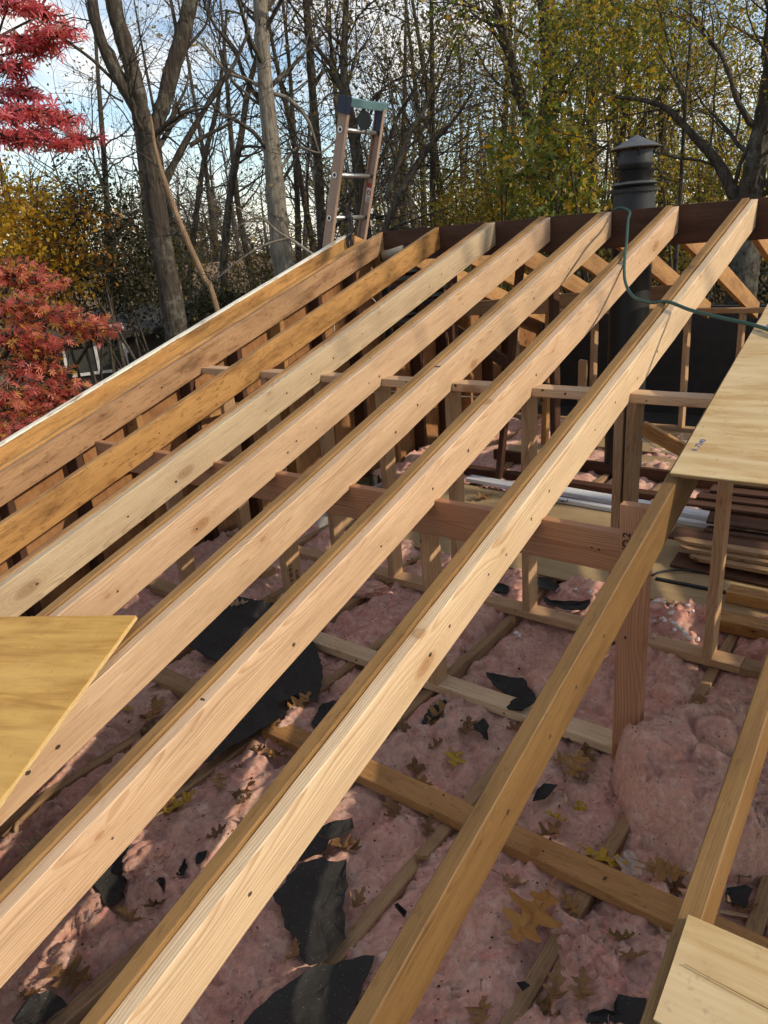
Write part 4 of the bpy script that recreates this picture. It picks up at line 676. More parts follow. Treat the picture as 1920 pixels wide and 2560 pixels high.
# ------------------------------------------------------------------ tar paper
def flat_piece(name, pts, z, mat, seed, thick=0.003, curl=0.012, drape=True):
    rr = random.Random(seed); c = Vector((sum(p[0] for p in pts) / len(pts), sum(p[1] for p in pts) / len(pts)))
    out = []
    for i in range(len(pts)):
        a = Vector(pts[i]); b = Vector(pts[(i + 1) % len(pts)]); N = max(1, int((b - a).length / 0.022))
        for j in range(N):
            q = a.lerp(b, j / N); amp = 0.006 if j else 0.002
            out.append(q + Vector((rr.uniform(-amp, amp), rr.uniform(-amp, amp))))
    # triangulated fill by rings towards the centre
    rings = 5; n = len(out); v = []; f = []
    for side in (0, 1):
        base = len(v)
        for k in range(rings):
            t = 1 - k / rings
            for q in out:
                p = c + (q - c) * t
                zz = z + curl * (t ** 3) * (0.35 + 0.65 * float(vnoise(np.array(p.x * 9.0), np.array(p.y * 9.0), seed))) + 0.012 * (float(vnoise(np.array(p.x * 14.0), np.array(p.y * 14.0), seed + 1)) - .35) + 0.006 * (float(vnoise(np.array(p.x * 37.0), np.array(p.y * 37.0), seed + 5)) - .5) + (thick if side else 0)
                pass
                v.append((p.x, p.y, zz))
        v.append((c.x, c.y, z + (thick if side else 0))); ci = len(v) - 1
        for k in range(rings - 1):
            for i in range(n):
                j = (i + 1) % n; q = (base + k * n + i, base + k * n + j, base + (k + 1) * n + j, base + (k + 1) * n + i); f.append(q if side else q[::-1])
        for i in range(n):
            j = (i + 1) % n; q = (base + (rings - 1) * n + i, base + (rings - 1) * n + j, ci); f.append(q if side else q[::-1])
        if side == 0: nb = len(v)
    for i in range(n): j = (i + 1) % n; f.append((i, j, nb + j, nb + i))
    me = pymesh(name, v, f); return link(name, me, mat, smooth=False)
tar_lab = ['large black tar paper sheet draped over the sill between the rafters', 'small black tar paper scrap on the short two-by-four', 'black tar paper piece under the second bright rafter, torn to a point', 'big speckled black tar paper scrap at bottom centre', 'narrow black tar paper strip just above the speckled scrap', 'black tar paper sheet at the bottom edge left of the yellow-brown rafter', 'black tar paper piece in the bottom left corner', 'torn black tar paper behind the first bright rafter', 'tiny black tar scrap right of the loose pink tuft', 'tiny black tar scrap below the loose pink tuft', 'black tar chip left below the loose pink tuft', 'black tar paper lying just behind the new sill plate', 'curled black tar scrap on the new sill plate', 'black tar scrap in front of the post on the pink insulation', 'thin black tar sliver left of the yellow-brown rafter', 'black tar paper with ragged edge at bottom right', 'small black tar scrap lying on the joist at the bottom', 'black tar scrap right of the right edge rafter', 'curled black tar scrap against the old two-by-four, upper one', 'upright black tar scrap among leaves near the sill', 'long ragged black tar scrap behind the knee wall plate', 'black tar scrap between floor panel and knee wall', 'crumpled black tar scrap left of the knee wall stud']
for i, (z, pts) in enumerate(TAR):
    big = i in (0, 3, 5, 6, 15)
    zz = -1.808 if i not in (0, 12) else (-1.766 if i else -1.772)
    o = flat_piece('tar_paper', pts, zz, M['tar'], i + 2, curl=0.018 if big else 0.022); tag(o, tar_lab[i], 'tar paper', 'torn tar paper scraps')
# ------------------------------------------------------------------ fallen leaves
def leaf_outline(kind):
    if kind == 'oak':
        half = [(0, 0), (.05, .02), (.10, .09), (.12, .21), (.18, .19), (.22, .10), (.30, .085), (.35, .24), (.36, .37), (.43, .34), (.50, .30), (.52, .13), (.60, .10), (.66, .21), (.72, .30), (.77, .23), (.80, .10), (.87, .07), (.92, .11), (1, 0)]
    else:
        half = [(0.0, 0.0), (0.05, 0.10), (-0.02, 0.28), (0.16, 0.26), (0.22, 0.42), (0.34, 0.36), (0.50, 0.52), (0.52, 0.36), (0.60, 0.32), (0.54, 0.14), (0.72, 0.18), (0.84, 0.14), (1.0, 0.0)]
    return half
def leaf_mesh(kind, seed, curl=0.4, sub=1):
    rr = random.Random(seed); h = leaf_outline(kind); v, f = [], []
    mid = [(x, 0.0) for x, y in h]
    tw = rr.uniform(-.5, .5); cl = curl * rr.uniform(.6, 1.3); fold = rr.uniform(.0, .22)
    def lift(x, y): 
        return fold * abs(y) + cl * (x - .45) ** 2 * rr.uniform(.9, 1.1) + tw * x * y + .05 * math.sin(x * 9 + seed) * abs(y) * 3 + cl * 1.1 * y * y + .10 * math.sin(x * 5 + y * 7 + seed * 2) * (.3 + abs(y)) + rr.uniform(-.02, .03)
    for s in (1, -1):
        b = len(v); sk = rr.uniform(.75, 1.15)
        for (x, y) in h: 
            y2 = s * y * sk * rr.uniform(.8, 1.15); v.append((x - .4, y2, lift(x, y2)))
        for (x, y) in h: v.append((max(0.0, min(1.0, x)) - .4, 0.0, lift(max(0.0, x), 0)))
        n = len(h)
        for i in range(n - 1):
            q = (b + i, b + i + 1, b + n + i + 1, b + n + i); f.append(q if s < 0 else q[::-1])
    b = len(v); w = .008                                               # stalk
    for t, sgn in ((0, 1), (0, -1), (1, -1), (1, 1)): v.append((-.4 - .35 * t, w * sgn, lift(0, 0) + .05 * t))
    f.append((b, b + 1, b + 2, b + 3))
    return pymesh('leaf', v, f)
def leaf1(name, a, b):
    m = NT(name); p = m.tc(); n = m.noise(p, 5, 4, .6); c = m.mix(m.math('MULTIPLY_ADD', m.rand(), .5, m.math('MULTIPLY', n, .5)), a, b)
    sp = m.noise(p, 26, 3, .7); c = m.mix(m.math('MULTIPLY', m.ramp(sp, [(.58, 0), (.7, 1)]), .5), c, tuple(x * .35 for x in a)); m.bump(n, .2, .01); return m.fin(c, .6, .35)
LM = {'oakbig': leaf1('leaf_fallen_russet', (.30, .13, .03), (.40, .19, .045)), 'oakyel': leaf1('leaf_fallen_yellow', (.36, .23, .025), (.45, .27, .03)), 'maplepale': leaf1('leaf_fallen_pale', (.44, .34, .27), (.52, .42, .34)), 'oakbrown': leaf1('leaf_fallen_brown', (.22, .11, .035), (.30, .16, .05)), 'oakdark': leaf1('leaf_fallen_dark', (.11, .055, .022), (.18, .09, .03)), 'curl': leaf1('leaf_fallen_olive', (.07, .045, .018), (.15, .10, .03)), 'curlb': leaf1('leaf_fallen_curled', (.20, .105, .04), (.28, .16, .07)), 'oakpale': leaf1('leaf_fallen_tan', (.30, .20, .11), (.36, .25, .14))}
big_lab = {0: 'large russet oak leaf lying over the joist at bottom right', 1: 'yellow oak leaf behind the long old two-by-four', 2: 'small pale tan maple leaf beside the yellow leaf', 3: 'brown leaf below the torn insulation batt', 4: 'dark curled leaf with stalk on the insulation at bottom right', 5: 'curled tan leaf at the bottom, left one of two', 6: 'curled tan leaf at the bottom, right one of two', 7: 'pale brown leaf tucked behind the large russet leaf', 12: 'small yellow leaf between sill and old two-by-four', 13: 'olive yellow leaf right of the yellow-brown rafter', 26: 'curled yellow leaf under the first bright rafter', 27: 'dark brown leaf at bottom left on the joist', 38: 'tan dry leaf lying on the large tar paper sheet', 39: 'second tan dry leaf on the tar paper, partly hidden', 46: 'dry curled leaf on the tan floor panel', 47: 'pale leaf bit on the tan floor panel'}
LMK = [(.31, -2.64, 'tall post'), (.60, -2.60, 'large insulation batt'), (.50, -3.40, 'large russet leaf'), (-.30, -3.17, 'left end of the long two-by-four'), (.35, -3.17, 'right half of the long two-by-four'), (-.45, -2.58, 'new sill plate'), (-1.35, -2.85, 'large tar paper sheet'), (-.30, -3.65, 'speckled tar scrap'), (-.73, -3.84, 'loose pink tuft'), (.80, -3.35, 'right edge rafter'), (-1.4, -3.17, 'short two-by-four'), (-.45, -1.84, 'sunlit stud'), (-1.6, -2.1, 'middle studs'), (-.9, -4.2, 'bottom left tar piece'), (-1.0, -.8, 'white boards')]
_seen = {}
def leaf_label(p, size, kind):
    col = {'oakyel': 'yellow', 'oakbrown': 'brown', 'oakdark': 'dark brown', 'curl': 'olive', 'curlb': 'curled tan', 'oakpale': 'tan'}.get(kind, 'brown')
    x, y, nm = min(LMK, key=lambda q: (q[0] - p[0]) ** 2 + (q[1] - p[1]) ** 2); dx, dy = p[0] - x, p[1] - y
    side = ('right of' if dx > 0 else 'left of') if abs(dx) > abs(dy) else ('behind' if dy > 0 else 'in front of')
    base = '%s %s dry leaf %s the %s' % ('small' if size < .11 else 'broad', col, side, nm); k = _seen[base] = _seen.get(base, 0) + 1
    return base if k == 1 else base + ', %s' % ('', '', 'second', 'third', 'fourth', 'fifth', 'sixth', 'seventh', 'eighth', 'ninth', 'tenth', 'eleventh', 'twelfth')[k]
for i, (p, size, ang, kind) in enumerate(LEAVES):
    shape = 'maple' if 'maple' in kind else 'oak'
    me = leaf_mesh(shape, i + 3, {'oakbig': .6, 'oakyel': .5, 'maplepale': .15, 'curl': 1.3, 'curlb': 1.5}.get(kind, .55)); s = size * ({'oakbig': .82, 'curl': .85, 'curlb': .85}.get(kind, 1.0))
    z = p[2] if p[1] > -1.4 else max(insz(p[0], p[1]) + .012, -1.81 if 'big' not in kind else -1.772)
    if i in (38, 39): z = -1.757
    o = link('fallen_leaf', me, LM[kind]); o.location = (p[0], p[1], z); o.scale = (s, s, s); rr = random.Random(i * 7)
    o.rotation_euler = (rr.uniform(-.3, .3) * (i > 7), rr.uniform(-.22, .22) * (i > 7), ang)
    tag(o, big_lab.get(i) or leaf_label(p, size, kind), 'leaf', 'fallen leaves on the attic floor')
rl = random.Random(91); lmesh = [leaf_mesh('oak' if k % 3 else 'maple', 60 + k, .7) for k in range(7)]
for k in range(44):
    x, y = rl.choice([(rl.uniform(-1.9, .75), rl.uniform(-4.3, -1.95)), (rl.uniform(-.35, .7), rl.uniform(-3.6, -2.3)), (rl.uniform(-1.3, -.2), rl.uniform(-4.2, -3.0))]); kind = rl.choice(['oakdark', 'oakdark', 'oakbrown', 'curlb', 'curl', 'oakbrown', 'oakyel'] if k % 4 else ['curlb', 'oakpale']); sz = rl.uniform(.045, .10)
    o = bpy.data.objects.new('fallen_leaf', lmesh[k % 7].copy()); COL.objects.link(o); o.data.materials.append(LM[kind]); o.location = (x, y, insz(x, y) + .008); o.scale = (sz, sz, sz); o.rotation_euler = (rl.uniform(-.6, .6), rl.uniform(-.5, .5), rl.uniform(0, 6.28)); tag(o, leaf_label((x, y), sz * .9, kind).replace('left end of the long two-by-four', 'long two-by-four').replace('right half of the long two-by-four', 'long two-by-four, right half'), 'leaf', 'fallen leaves on the attic floor')
for k in range(14):
    x, y = rl.uniform(-1.6, .9), rl.uniform(-4.2, -2.0); t = rl.uniform(0, 3.14); L = rl.uniform(.05, .16); z = insz(x, y) + .010
    base = leaf_label((x, y), .05, 'oakpale').replace('dry leaf', 'wood splinter').replace('tan ', 'pale ')
    board('wood_splinter', (x - math.cos(t) * L / 2, y - math.sin(t) * L / 2, z), (x + math.cos(t) * L / 2, y + math.sin(t) * L / 2, z + rl.uniform(-.004, .012)), rl.uniform(.006, .016), .004, M['stud'] if k % 2 else M['new'], label=base, cat='wood scrap', group='wood splinters on the insulation', ragged=.02)
# loose glass fibres standing off the insulation
def fuzz():
    N = 26000; x = nr.uniform(-2.3, 1.2, N); y = nr.uniform(-4.8, -1.5, N); x[:5000] = nr.uniform(.29, .95, 5000); y[:5000] = nr.uniform(-3.02, -2.18, 5000); z = np.array([max(insz(a, b), battz(a, b) if .29 < a < .95 and -3.02 < b < -2.18 else -9) for a, b in zip(x, y)]); L = nr.uniform(.006, .022, N); t = nr.uniform(0, 6.28, N); up = nr.uniform(-.1, .6, N); w = .00045
    d = np.stack([np.cos(t), np.sin(t), up], -1); sd = np.stack([-np.sin(t), np.cos(t), 0 * t], -1); c = np.stack([x, y, z + .001], -1); bend = np.stack([0 * x, 0 * x, nr.uniform(-.004, .002, N)], -1) + sd * nr.normal(0, .003, N)[:, None]
    p0 = c - d * L[:, None] / 2; p1 = c + bend + np.array([0, 0, .003]); p2 = c + d * L[:, None] / 2; V = np.stack([p0 - sd * w, p0 + sd * w, p1 + sd * w, p1 - sd * w, p2 + sd * w * .5, p2 - sd * w * .5], 1).reshape(-1, 3); b = np.arange(N) * 6
    q = np.concatenate([np.stack([b, b + 1, b + 2, b + 3], -1), np.stack([b + 3, b + 2, b + 4, b + 5], -1)])
    m = NT('loose_fibre'); m.fin(m.ramp(m.island(), [(0, (.55, .25, .22)), (.6, (.75, .5, .43)), (1, (.85, .72, .64))]), .9, .2)
    o = link('loose_fibres', npmesh('fibres', V, q), m.m); tag(o, 'loose pink glass fibres on the insulation', 'fibres', kind='stuff')
fuzz()
# dry leaf crumbs, splinters and dirt over the insulation and plates
def crumbs():
    N = 5200; x = nr.uniform(-2.4, 1.3, N); y = nr.uniform(-4.9, -1.5, N)
    dens = fbm(x * 2.3, y * 2.3, 5, 3); keep = dens > nr.uniform(.25, .75, N); x = x[keep]; y = y[keep]
    v, q = [], []
    for a, b in zip(x, y):
        z = insz(a, b) + .003
        if abs(b + 2.577) < .045 and -1.3 < a < .36: z = FZ + .003
        if abs(b + 3.168) < .045 and -.88 < a: z = FZ + .003
        if abs(b + 1.842) < .045: z = FZ + .003
        s = nr.uniform(.0015, .006) * (2.2 if nr.rand() < .08 else 1); t = nr.uniform(0, 6.28); e = nr.uniform(.2, 1)
        c_, s_ = math.cos(t) * s, math.sin(t) * s; k = len(v)
        v += [(a - c_, b - s_, z), (a + s_ * e, b - c_ * e, z + s * .5), (a + c_, b + s_, z + s * nr.uniform(-.2, .8)), (a - s_ * e, b + c_ * e, z + s * .3)]; q.append((k, k + 1, k + 2, k + 3))
    m = NT('dry_crumbs'); c = m.ramp(m.island(), [(0, (.02, .014, .01)), (.55, (.07, .04, .02)), (.8, (.22, .12, .05)), (.93, (.5, .40, .27)), (1, (.62, .56, .5))]); m.fin(c, .8, .2)
    o = link('debris', npmesh('debris', v, q), m.m); tag(o, 'dry leaf crumbs and splinters scattered on the insulation', 'debris', kind='stuff')
crumbs()
# packing foam bits
foam = plain('white_foam', (.72, .70, .68), .7, amt=.1)
spots = [(a6x, a6y) for a6x, a6y in ((.075, -1.62), (.10, -1.60), (.12, -1.635), (.14, -1.60), (.16, -1.64), (.13, -1.66), (.19, -1.70), (.21, -1.72), (.225, -1.70), (.235, -1.735), (.25, -1.75), (.20, -1.745), (.27, -1.76), (.05, -1.50), (.07, -1.47), (.03, -1.49), (.11, -1.50), (.18, -1.48), (.21, -1.50), (.33, -1.64), (.35, -1.625), (-.30, -1.60), (-.26, -1.57), (-.44, -1.56), (-.63, -1.53), (-.43, -2.02), (-.405, -2.035), (-.35, -1.53), (.29, -1.70), (.30, -1.55))]
for i, (x, y) in enumerate(spots):
    o = clump('foam_peanut', (x, y, insz(x, y) + .018), (.014, .010, .010), i + 50, 'white packing foam bit on the insulation behind the post', foam, 2, rot=i * 1.3, cat='packing foam', amp=1.2); o['group'] = 'white foam bits'
# sawdust-speckled wire and cable
def tube(pts, rad, sides=8, closed_ends=True):
    """swept tube through points (Catmull-Rom already applied by caller); rad scalar or list"""
    P = [Vector(p) for p in pts]; n = len(P); v, f = [], []; up = Vector((.13, .21, .97))
    for i in range(n):
        t = (P[min(i + 1, n - 1)] - P[max(i - 1, 0)]).normalized(); a = up.cross(t)
        if a.length < 1e-4: a = Vector((1, 0, 0)).cross(t)
        a.normalize(); b = t.cross(a); r_ = rad[i] if hasattr(rad, '__len__') else rad
        for k in range(sides): th = 2 * math.pi * k / sides; v.append(P[i] + a * (math.cos(th) * r_) + b * (math.sin(th) * r_))
        up = b
    for i in range(n - 1):
        for k in range(sides): k2 = (k + 1) % sides; f.append((i * sides + k, i * sides + k2, i * sides + sides + k2, i * sides + sides + k))
    if closed_ends: f.append(tuple(range(sides - 1, -1, -1))); f.append(tuple((n - 1) * sides + k for k in range(sides)))
    return [tuple(q) for q in v], f
def spline(pts, n=8):
    P = [Vector(p) for p in pts]; P = [P[0] * 2 - P[1]] + P + [P[-1] * 2 - P[-2]]; out = []
    for i in range(1, len(P) - 2):
        for k in range(n):
            t = k / n; a, b, c, d = P[i - 1:i + 3]
            out.append(.5 * ((2 * b) + (c - a) * t + (2 * a - 5 * b + 4 * c - d) * t * t + (3 * b - a - 3 * c + d) * t ** 3))
    out.append(P[-2]); return out
v, f = tube(spline(bent_tube_pts, 6), .006, 6); o = link('black_tube', pymesh('black_tube', v, f), blackm, smooth=True); tag(o, 'curved black tube on the floor panel in front of the dark pile', 'tube')
hose_m = plain('green_rubber', (.022, .082, .058), .5, 0, 60, .35, .4)
v, f = tube(spline([(-.86, .30, -.16), (-.815, .07, -.005), (-.79, .0195, .014), (-.745, -.012, .018), (-.665, -.10, -.01), (-.60, -.30, -.055), (-.53, -.50, -.125), (-.475, -.66, -.186), (-.43, -.80, -.236), (-.36, -.98, -.335), (-.26, -1.14, -.40), (-.13, -1.29, -.415), (-.028, -1.372, -.405), (.09, -1.45, -.432), (.23, -1.54, -.452), (.38, -1.628, -.472), (.52, -1.72, -.500), (.80, -1.86, -.548), (1.2, -1.90, -.562)], 10), .0074, 8)
o = link('garden_hose', pymesh('hose', v, f), hose_m, smooth=True); tag(o, 'green hose draped over the ridge and across two bright rafters', 'hose')
wire_m = plain('white_cable', (.62, .58, .5), .5)
for pts, lab in (([(-2.32, -.95, -.62), (-2.30, -.93, -.42), (-2.22, -.86, -.37), (-2.12, -.76, -.42), (-2.06, -.70, -.6)], 'thin white wire loop rising beside the honey brown rafter'), ([(-1.95, -1.45, -.93), (-1.6, -1.3, -.90), (-1.25, -1.2, -.925), (-.95, -1.15, -.93)], 'thin white wire strung behind the top plate'), ([(-.86, -1.1, -.80), (-.78, -1.35, -.88), (-.70, -1.5, -.80)], 'short hanging white wire below the third bright rafter'), ([(-1.3, .8, -1.40), (-.9, .9, -1.62), (-.4, 1.0, -1.66), (.1, 1.05, -1.60)], 'white wire drooping above the far floor panels'), ([(-.5, -.9, -.98), (-.25, -1.0, -1.12), (.0, -1.05, -1.20)], 'pale wire slanting down behind the centre stud')):
    v, f = tube(spline(pts, 8), .0028, 5); o = link('wire', pymesh('wire', v, f), wire_m, smooth=True); tag(o, lab, 'wire', 'loose white wires')
# beige tube under the ridge
v, f = tube([(-2.54, -.045, -.172), (-2.48, -.045, -.16), (-2.36, -.045, -.132)], [.042, .036, .031], 14)
o = link('vent_tube', pymesh('tube', v, f), plain('grey_beige', (.30, .26, .20), .6), smooth=True); tag(o, 'short beige tube lying under the ridge by the gable', 'tube')
# ------------------------------------------------------------------ ladder
lad = empty('extension_ladder', (-4.30, 0.02, -4.6)); tag(lad, 'fibreglass extension ladder standing beyond the gable with aluminium rungs', 'ladder')
def sub(o, root): o.parent = root; o.matrix_parent_inverse = Matrix.Translation(root.location).inverted(); return o
fibre = plain('fibreglass_rail', (.40, .265, .195), .55, 0, 18, .22, .35); alu = plain('aluminium', (.62, .61, .58), .35, .85, 40, .12); navy = plain('navy_plastic', (.012, .018, .045), .5); steel = plain('blue_steel', (.17, .31, .34), .45, .4, 25, .3); dark = plain('dark_iron', (.05, .048, .045), .5, .5)
LS = .31
def lp(z, y, d=0.0): return Vector((-2.955 + LS * z + d * .955, y, z - d * .296))
LU = (lp(1, 0) - lp(0, 0)).normalized()
for y, nm in ((-.2, 'rail'), (.235, 'rail')):
    # C-section rail: web plus two flanges
    a, b = lp(-4.6, y), lp(.86, y)
    web = board('rail', a, b, .006, .078, fibre, up=LU.cross(Vector((0, 1, 0))), cat=None, wob=0); sub(web, lad)
    for s in (-1, 1):
        nrm = LU.cross(Vector((0, 1, 0))).normalized(); off = nrm * (.037 * s) + Vector((0, .014 if y < 0 else -.014, 0))
        fl = board('flange', a + off, b + off, .028, .006, fibre, up=nrm, cat=None, wob=0); mw = fl.matrix_basis.copy(); fl.parent = web; fl.matrix_parent_inverse = web.matrix_world.inverted(); fl.matrix_basis = mw
for k in range(-15, 3):
    z = .126 + .288 * k
    v, f = tube([lp(z, -.205), lp(z, 0.0), lp(z, .24)], .0155, 12); sub(link('rung', pymesh('rung', v, f), alu, smooth=True), lad)
    for y in (-.2065, ):
        v, f = tube([lp(z, y - .004), lp(z, y)], .021, 14); rv = link('rung_collar', pymesh('collar', v, f), alu, smooth=False); sub(rv, lad)
        v, f = tube([lp(z, y - .0048), lp(z, y - .001)], .0135, 12); sub(link('rung_bore', pymesh('bore', v, f), dark), lad)
nrmL = LU.cross(Vector((0, 1, 0))).normalized()
sub(board('top_bar', lp(.872, -.19), lp(.872, .262), .055, .055, steel, up=LU, cat=None, wob=0), lad)
sub(board('end_cap', lp(.80, -.2), lp(.905, -.2), .055, .09, navy, up=nrmL, cat=None, wob=0), lad)
sub(board('end_cap', lp(.70, .225), lp(.84, .225), .02, .07, navy, up=nrmL, cat=None, wob=0), lad)
v, f = tube([lp(.775, .02, .018), lp(.775, .036, .018)], .062, 18); sub(link('pulley', pymesh('pulley', v, f), dark), lad)
v, f = tube(spline([lp(.83, .06, .02), lp(.77, .075, .02), lp(.5, .03, .01), lp(.35, -.01, .01), lp(.13, .0, .0)], 6), .0035, 5); sub(link('rope', pymesh('rope', v, f), dark), lad)
redm = plain('red_sticker', (.42, .035, .03), .5, amt=.1); whm = plain('white_sticker', (.66, .64, .62), .5, amt=.1)
# warning sticker on the inside of the right rail
yst = .2315 - .001
def decal(nm, z0, z1, w0, w1, mat, dy=0.0):
    p = [lp(z0, yst - dy) + nrmL * w0, lp(z0, yst - dy) + nrmL * w1, lp(z1, yst - dy) + nrmL * w1, lp(z1, yst - dy) + nrmL * w0]
    sub(link(nm, pymesh(nm, p, [(0, 1, 2, 3)]), mat), lad)
decal('sticker', .335, .365, -.028, .028, redm); decal('sticker', .235, .333, -.028, .028, whm)
c = lp(.30, yst - .0015); ring = [c + nrmL * (.019 * math.cos(t)) + LU * (.019 * math.sin(t)) for t in np.linspace(0, 6.283, 19)[:-1]]
sub(link('sticker_emblem', pymesh('emblem', ring, [tuple(range(18))]), redm), lad)
arrow = [c + nrmL * a + LU * b + Vector((0, -.0008, 0)) for a, b in ((-.004, .012), (.004, .012), (.004, 0), (.010, 0), (0, -.013), (-.010, 0), (-.004, 0))]
sub(link('sticker_emblem', pymesh('arrow', arrow, [tuple(range(7))]), whm), lad)
for i, (w, h) in enumerate(((.03, .004), (.036, .003), (.03, .003), (.034, .003))): decal('sticker_print', .243 + i * .008, .243 + i * .008 + h, -w / 2, w / 2, ink, .0012)
# strap tying ladder to the gable rafter
strapm = plain('black_webbing', (.015, .014, .018), .8, amt=.3)
st = empty('strap', (-2.90, .0, .1)); tag(st, 'black webbing strap knotted round the ladder rung and gable rafter', 'strap')
rs = random.Random(8)
for i in range(6):
    y = -.02 + .012 * i
    v, f = tube(spline([lp(.135, y, .02), lp(.06, y + rs.uniform(-.03, .03), .05), (-2.90 + rs.uniform(-.01, .03), y - .03, .03), (-2.865, y - .05 + rs.uniform(-.02, .02), -.06), (-2.862, y - .06, -.14 - .02 * i)], 5), .006, 5); sub(link('webbing', pymesh('webbing', v, f), strapm, smooth=True), st)
v, f = tube([lp(.126, a, .0) + Vector((0, 0, .0)) for a in (-.035, .035)], .024, 10); sub(link('knot', pymesh('knot', v, f), strapm), st)

# ------------------------------------------------------------------ flue
def lathe(prof, n=36):
    v, f = [], []
    for r_, z in prof:
        for k in range(n): t = 2 * math.pi * k / n; v.append((r_ * math.cos(t), r_ * math.sin(t), z))
    for i in range(len(prof) - 1):
        for k in range(n): k2 = (k + 1) % n; f.append((i * n + k, i * n + k2, i * n + n + k2, i * n + n + k))
    return v, f
flue = empty('flue', (-.862, .52, -1.8)); tag(flue, 'black metal chimney flue with a pointed rain cap behind the ridge', 'chimney flue')
fm = plain('black_flue_paint', (.022, .024, .026), .5, .2, 14, .4, .45); fm2 = plain('weathered_flue_cap', (.21, .215, .21), .42, .6, 22, .45, .5)
def fl(nm, prof, mat=fm, parent=None):
    v, f = lathe([(r_, z + 1.8) for r_, z in prof]); o = link(nm, pymesh(nm, v, f), mat); o.parent = parent or flue
    for p in o.data.polygons: p.use_smooth = True
    o.data.set_sharp_from_angle(angle=R(35)); return o
fl('pipe', [(.134, -3.2), (.134, .118), (.15, .116), (.152, .138), (.13, .150), (.0, .150)])
fl('collar', [(.10, .150), (.132, .156), (.152, .166), (.128, .180), (.10, .184)], fm2)
fl('flared_ring', [(.085, .182), (.098, .186), (.122, .245), (.125, .248), (.108, .248), (.09, .19)])
fl('drum', [(.06, .248), (.092, .252), (.112, .282), (.113, .292), (.104, .368), (.098, .370), (.095, .30)])
fl('cap', [(.156, .378), (.158, .384), (.0, .462), ], fm2); fl('cap_underside', [(.157, .379), (.10, .398), (.0, .402)], fm)
for k in range(4):
    t = .5 + k * math.pi / 2; v, f = tube([(.104 * math.cos(t), .104 * math.sin(t), 1.8 + .33), (.128 * math.cos(t), .128 * math.sin(t), 1.8 + .39)], .006, 5); o = link('bracket', pymesh('bracket', v, f), fm); o.parent = flue

# ------------------------------------------------------------------ ground and neighbours
def groundmat():
    m = NT('leaf_litter'); p = m.tc(); n = m.noise(p, .35, 4, .6); n2 = m.noise(p, 6, 5, .7); c = m.mix(m.ramp(n2, [(.4, 0), (.6, 1)]), (.075, .05, .028), (.17, .105, .045)); c = m.mix(m.ramp(n, [(.5, 0), (.62, .8)]), c, (.05, .065, .022)); m.bump(n2, .6, .05); return m.fin(c, .95, .1)
gx = np.concatenate([np.arange(-60, 40, 2.0), [60, 120, 300]]); gx = np.concatenate([[-400, -200, -100], gx]); gy = np.concatenate([[-100, -40], np.arange(-20, 70, 2.0), [90, 130, 220, 400]])
GX, GY = np.meshgrid(gx, gy); GZ = -4.6 + .5 * (fbm(GX * .08, GY * .08, 2, 3) - .45) + np.clip((np.hypot(GX, GY) - 22) * .035, 0, 4.5)
idx = np.arange(GX.size).reshape(GX.shape); tag(link('ground', npmesh('ground', np.stack([GX, GY, GZ], -1).reshape(-1, 3), np.stack([idx[:-1, :-1], idx[:-1, 1:], idx[1:, 1:], idx[1:, :-1]], -1).reshape(-1, 4)), groundmat(), smooth=True), kind='structure')
def gz(x, y): return -4.6 + float(.5 * (fbm(np.array(x * .08), np.array(y * .08), 2, 3) - .45)) + min(4.5, max(0.0, (math.hypot(x, y) - 22) * .035))

def box(nm, c, sx, sy, sz, mat, root, rot=0.0):
    v = [(sx / 2 * a, sy / 2 * b, sz / 2 * d) for d in (-1, 1) for a, b in ((-1, -1), (1, -1), (1, 1), (-1, 1))]
    o = link(nm, pymesh(nm, v, [(3, 2, 1, 0), (4, 5, 6, 7), (0, 1, 5, 4), (1, 2, 6, 5), (2, 3, 7, 6), (3, 0, 4, 7)]), mat); o.location = c; o.parent = root; return o
def glassmat():
    m = NT('window_glass'); m.b.inputs['Metallic'].default_value = 0.0; return m.fin((.06, .062, .055), .12, .6)
glass = glassmat(); wfr = plain('window_white', (.70, .70, .70), .5, amt=.1)
def sidingmat(nm, col):
    m = NT(nm); p = m.tc(); s = m.n('ShaderNodeSeparateXYZ'); m.l(p, s.inputs[0]); n = m.noise(p, 3, 4); c = m.mix(m.math('MULTIPLY', n, .5), col, tuple(x * .6 for x in col)); return m.fin(c, .8, .2)
# dark shed-like house with the white slider window (local +X faces the camera side)
h1 = empty('neighbour_house', (-11.27, 2.06, -4.6)); h1.rotation_euler.z = math.atan2(-6.7, 12.2); tag(h1, 'dark grey neighbour house with a white sliding window behind the red maple', 'house')
grey = sidingmat('taupe_siding', (.115, .098, .085))
box('wall', (-1.5, 0, 1.72), 3.0, 4.6, 3.44, grey, h1)
for k in range(12): box('clapboard', (.012, 0, .35 + .27 * k), .03, 4.6, .255, grey, h1)
rf = pymesh('roof', [(.25, -2.6, 3.42), (.25, 2.6, 3.42), (-1.5, 2.6, 3.75), (-1.5, -2.6, 3.75), (-3.3, -2.6, 3.42), (-3.3, 2.6, 3.42)], [(0, 1, 2, 3), (3, 2, 5, 4)]); o = link('roof', rf, plain('dark_shingle', (.06, .055, .05), .9, 0, 9, .4)); o.parent = h1; so = o.modifiers.new('s', 'SOLIDIFY'); so.thickness = .12
wd = box('window', (.05, .55, 3.05), .05, 1.05, .62, glass, h1)
for c_, a, b in (((.03, 0, .30), 1.05, .05), ((.03, 0, -.30), 1.05, .05), ((.03, -.5, 0), .05, .62), ((.03, .5, 0), .05, .62), ((.03, .02, 0), .05, .62)): box('window_frame', c_, .04, a, b, wfr, wd)
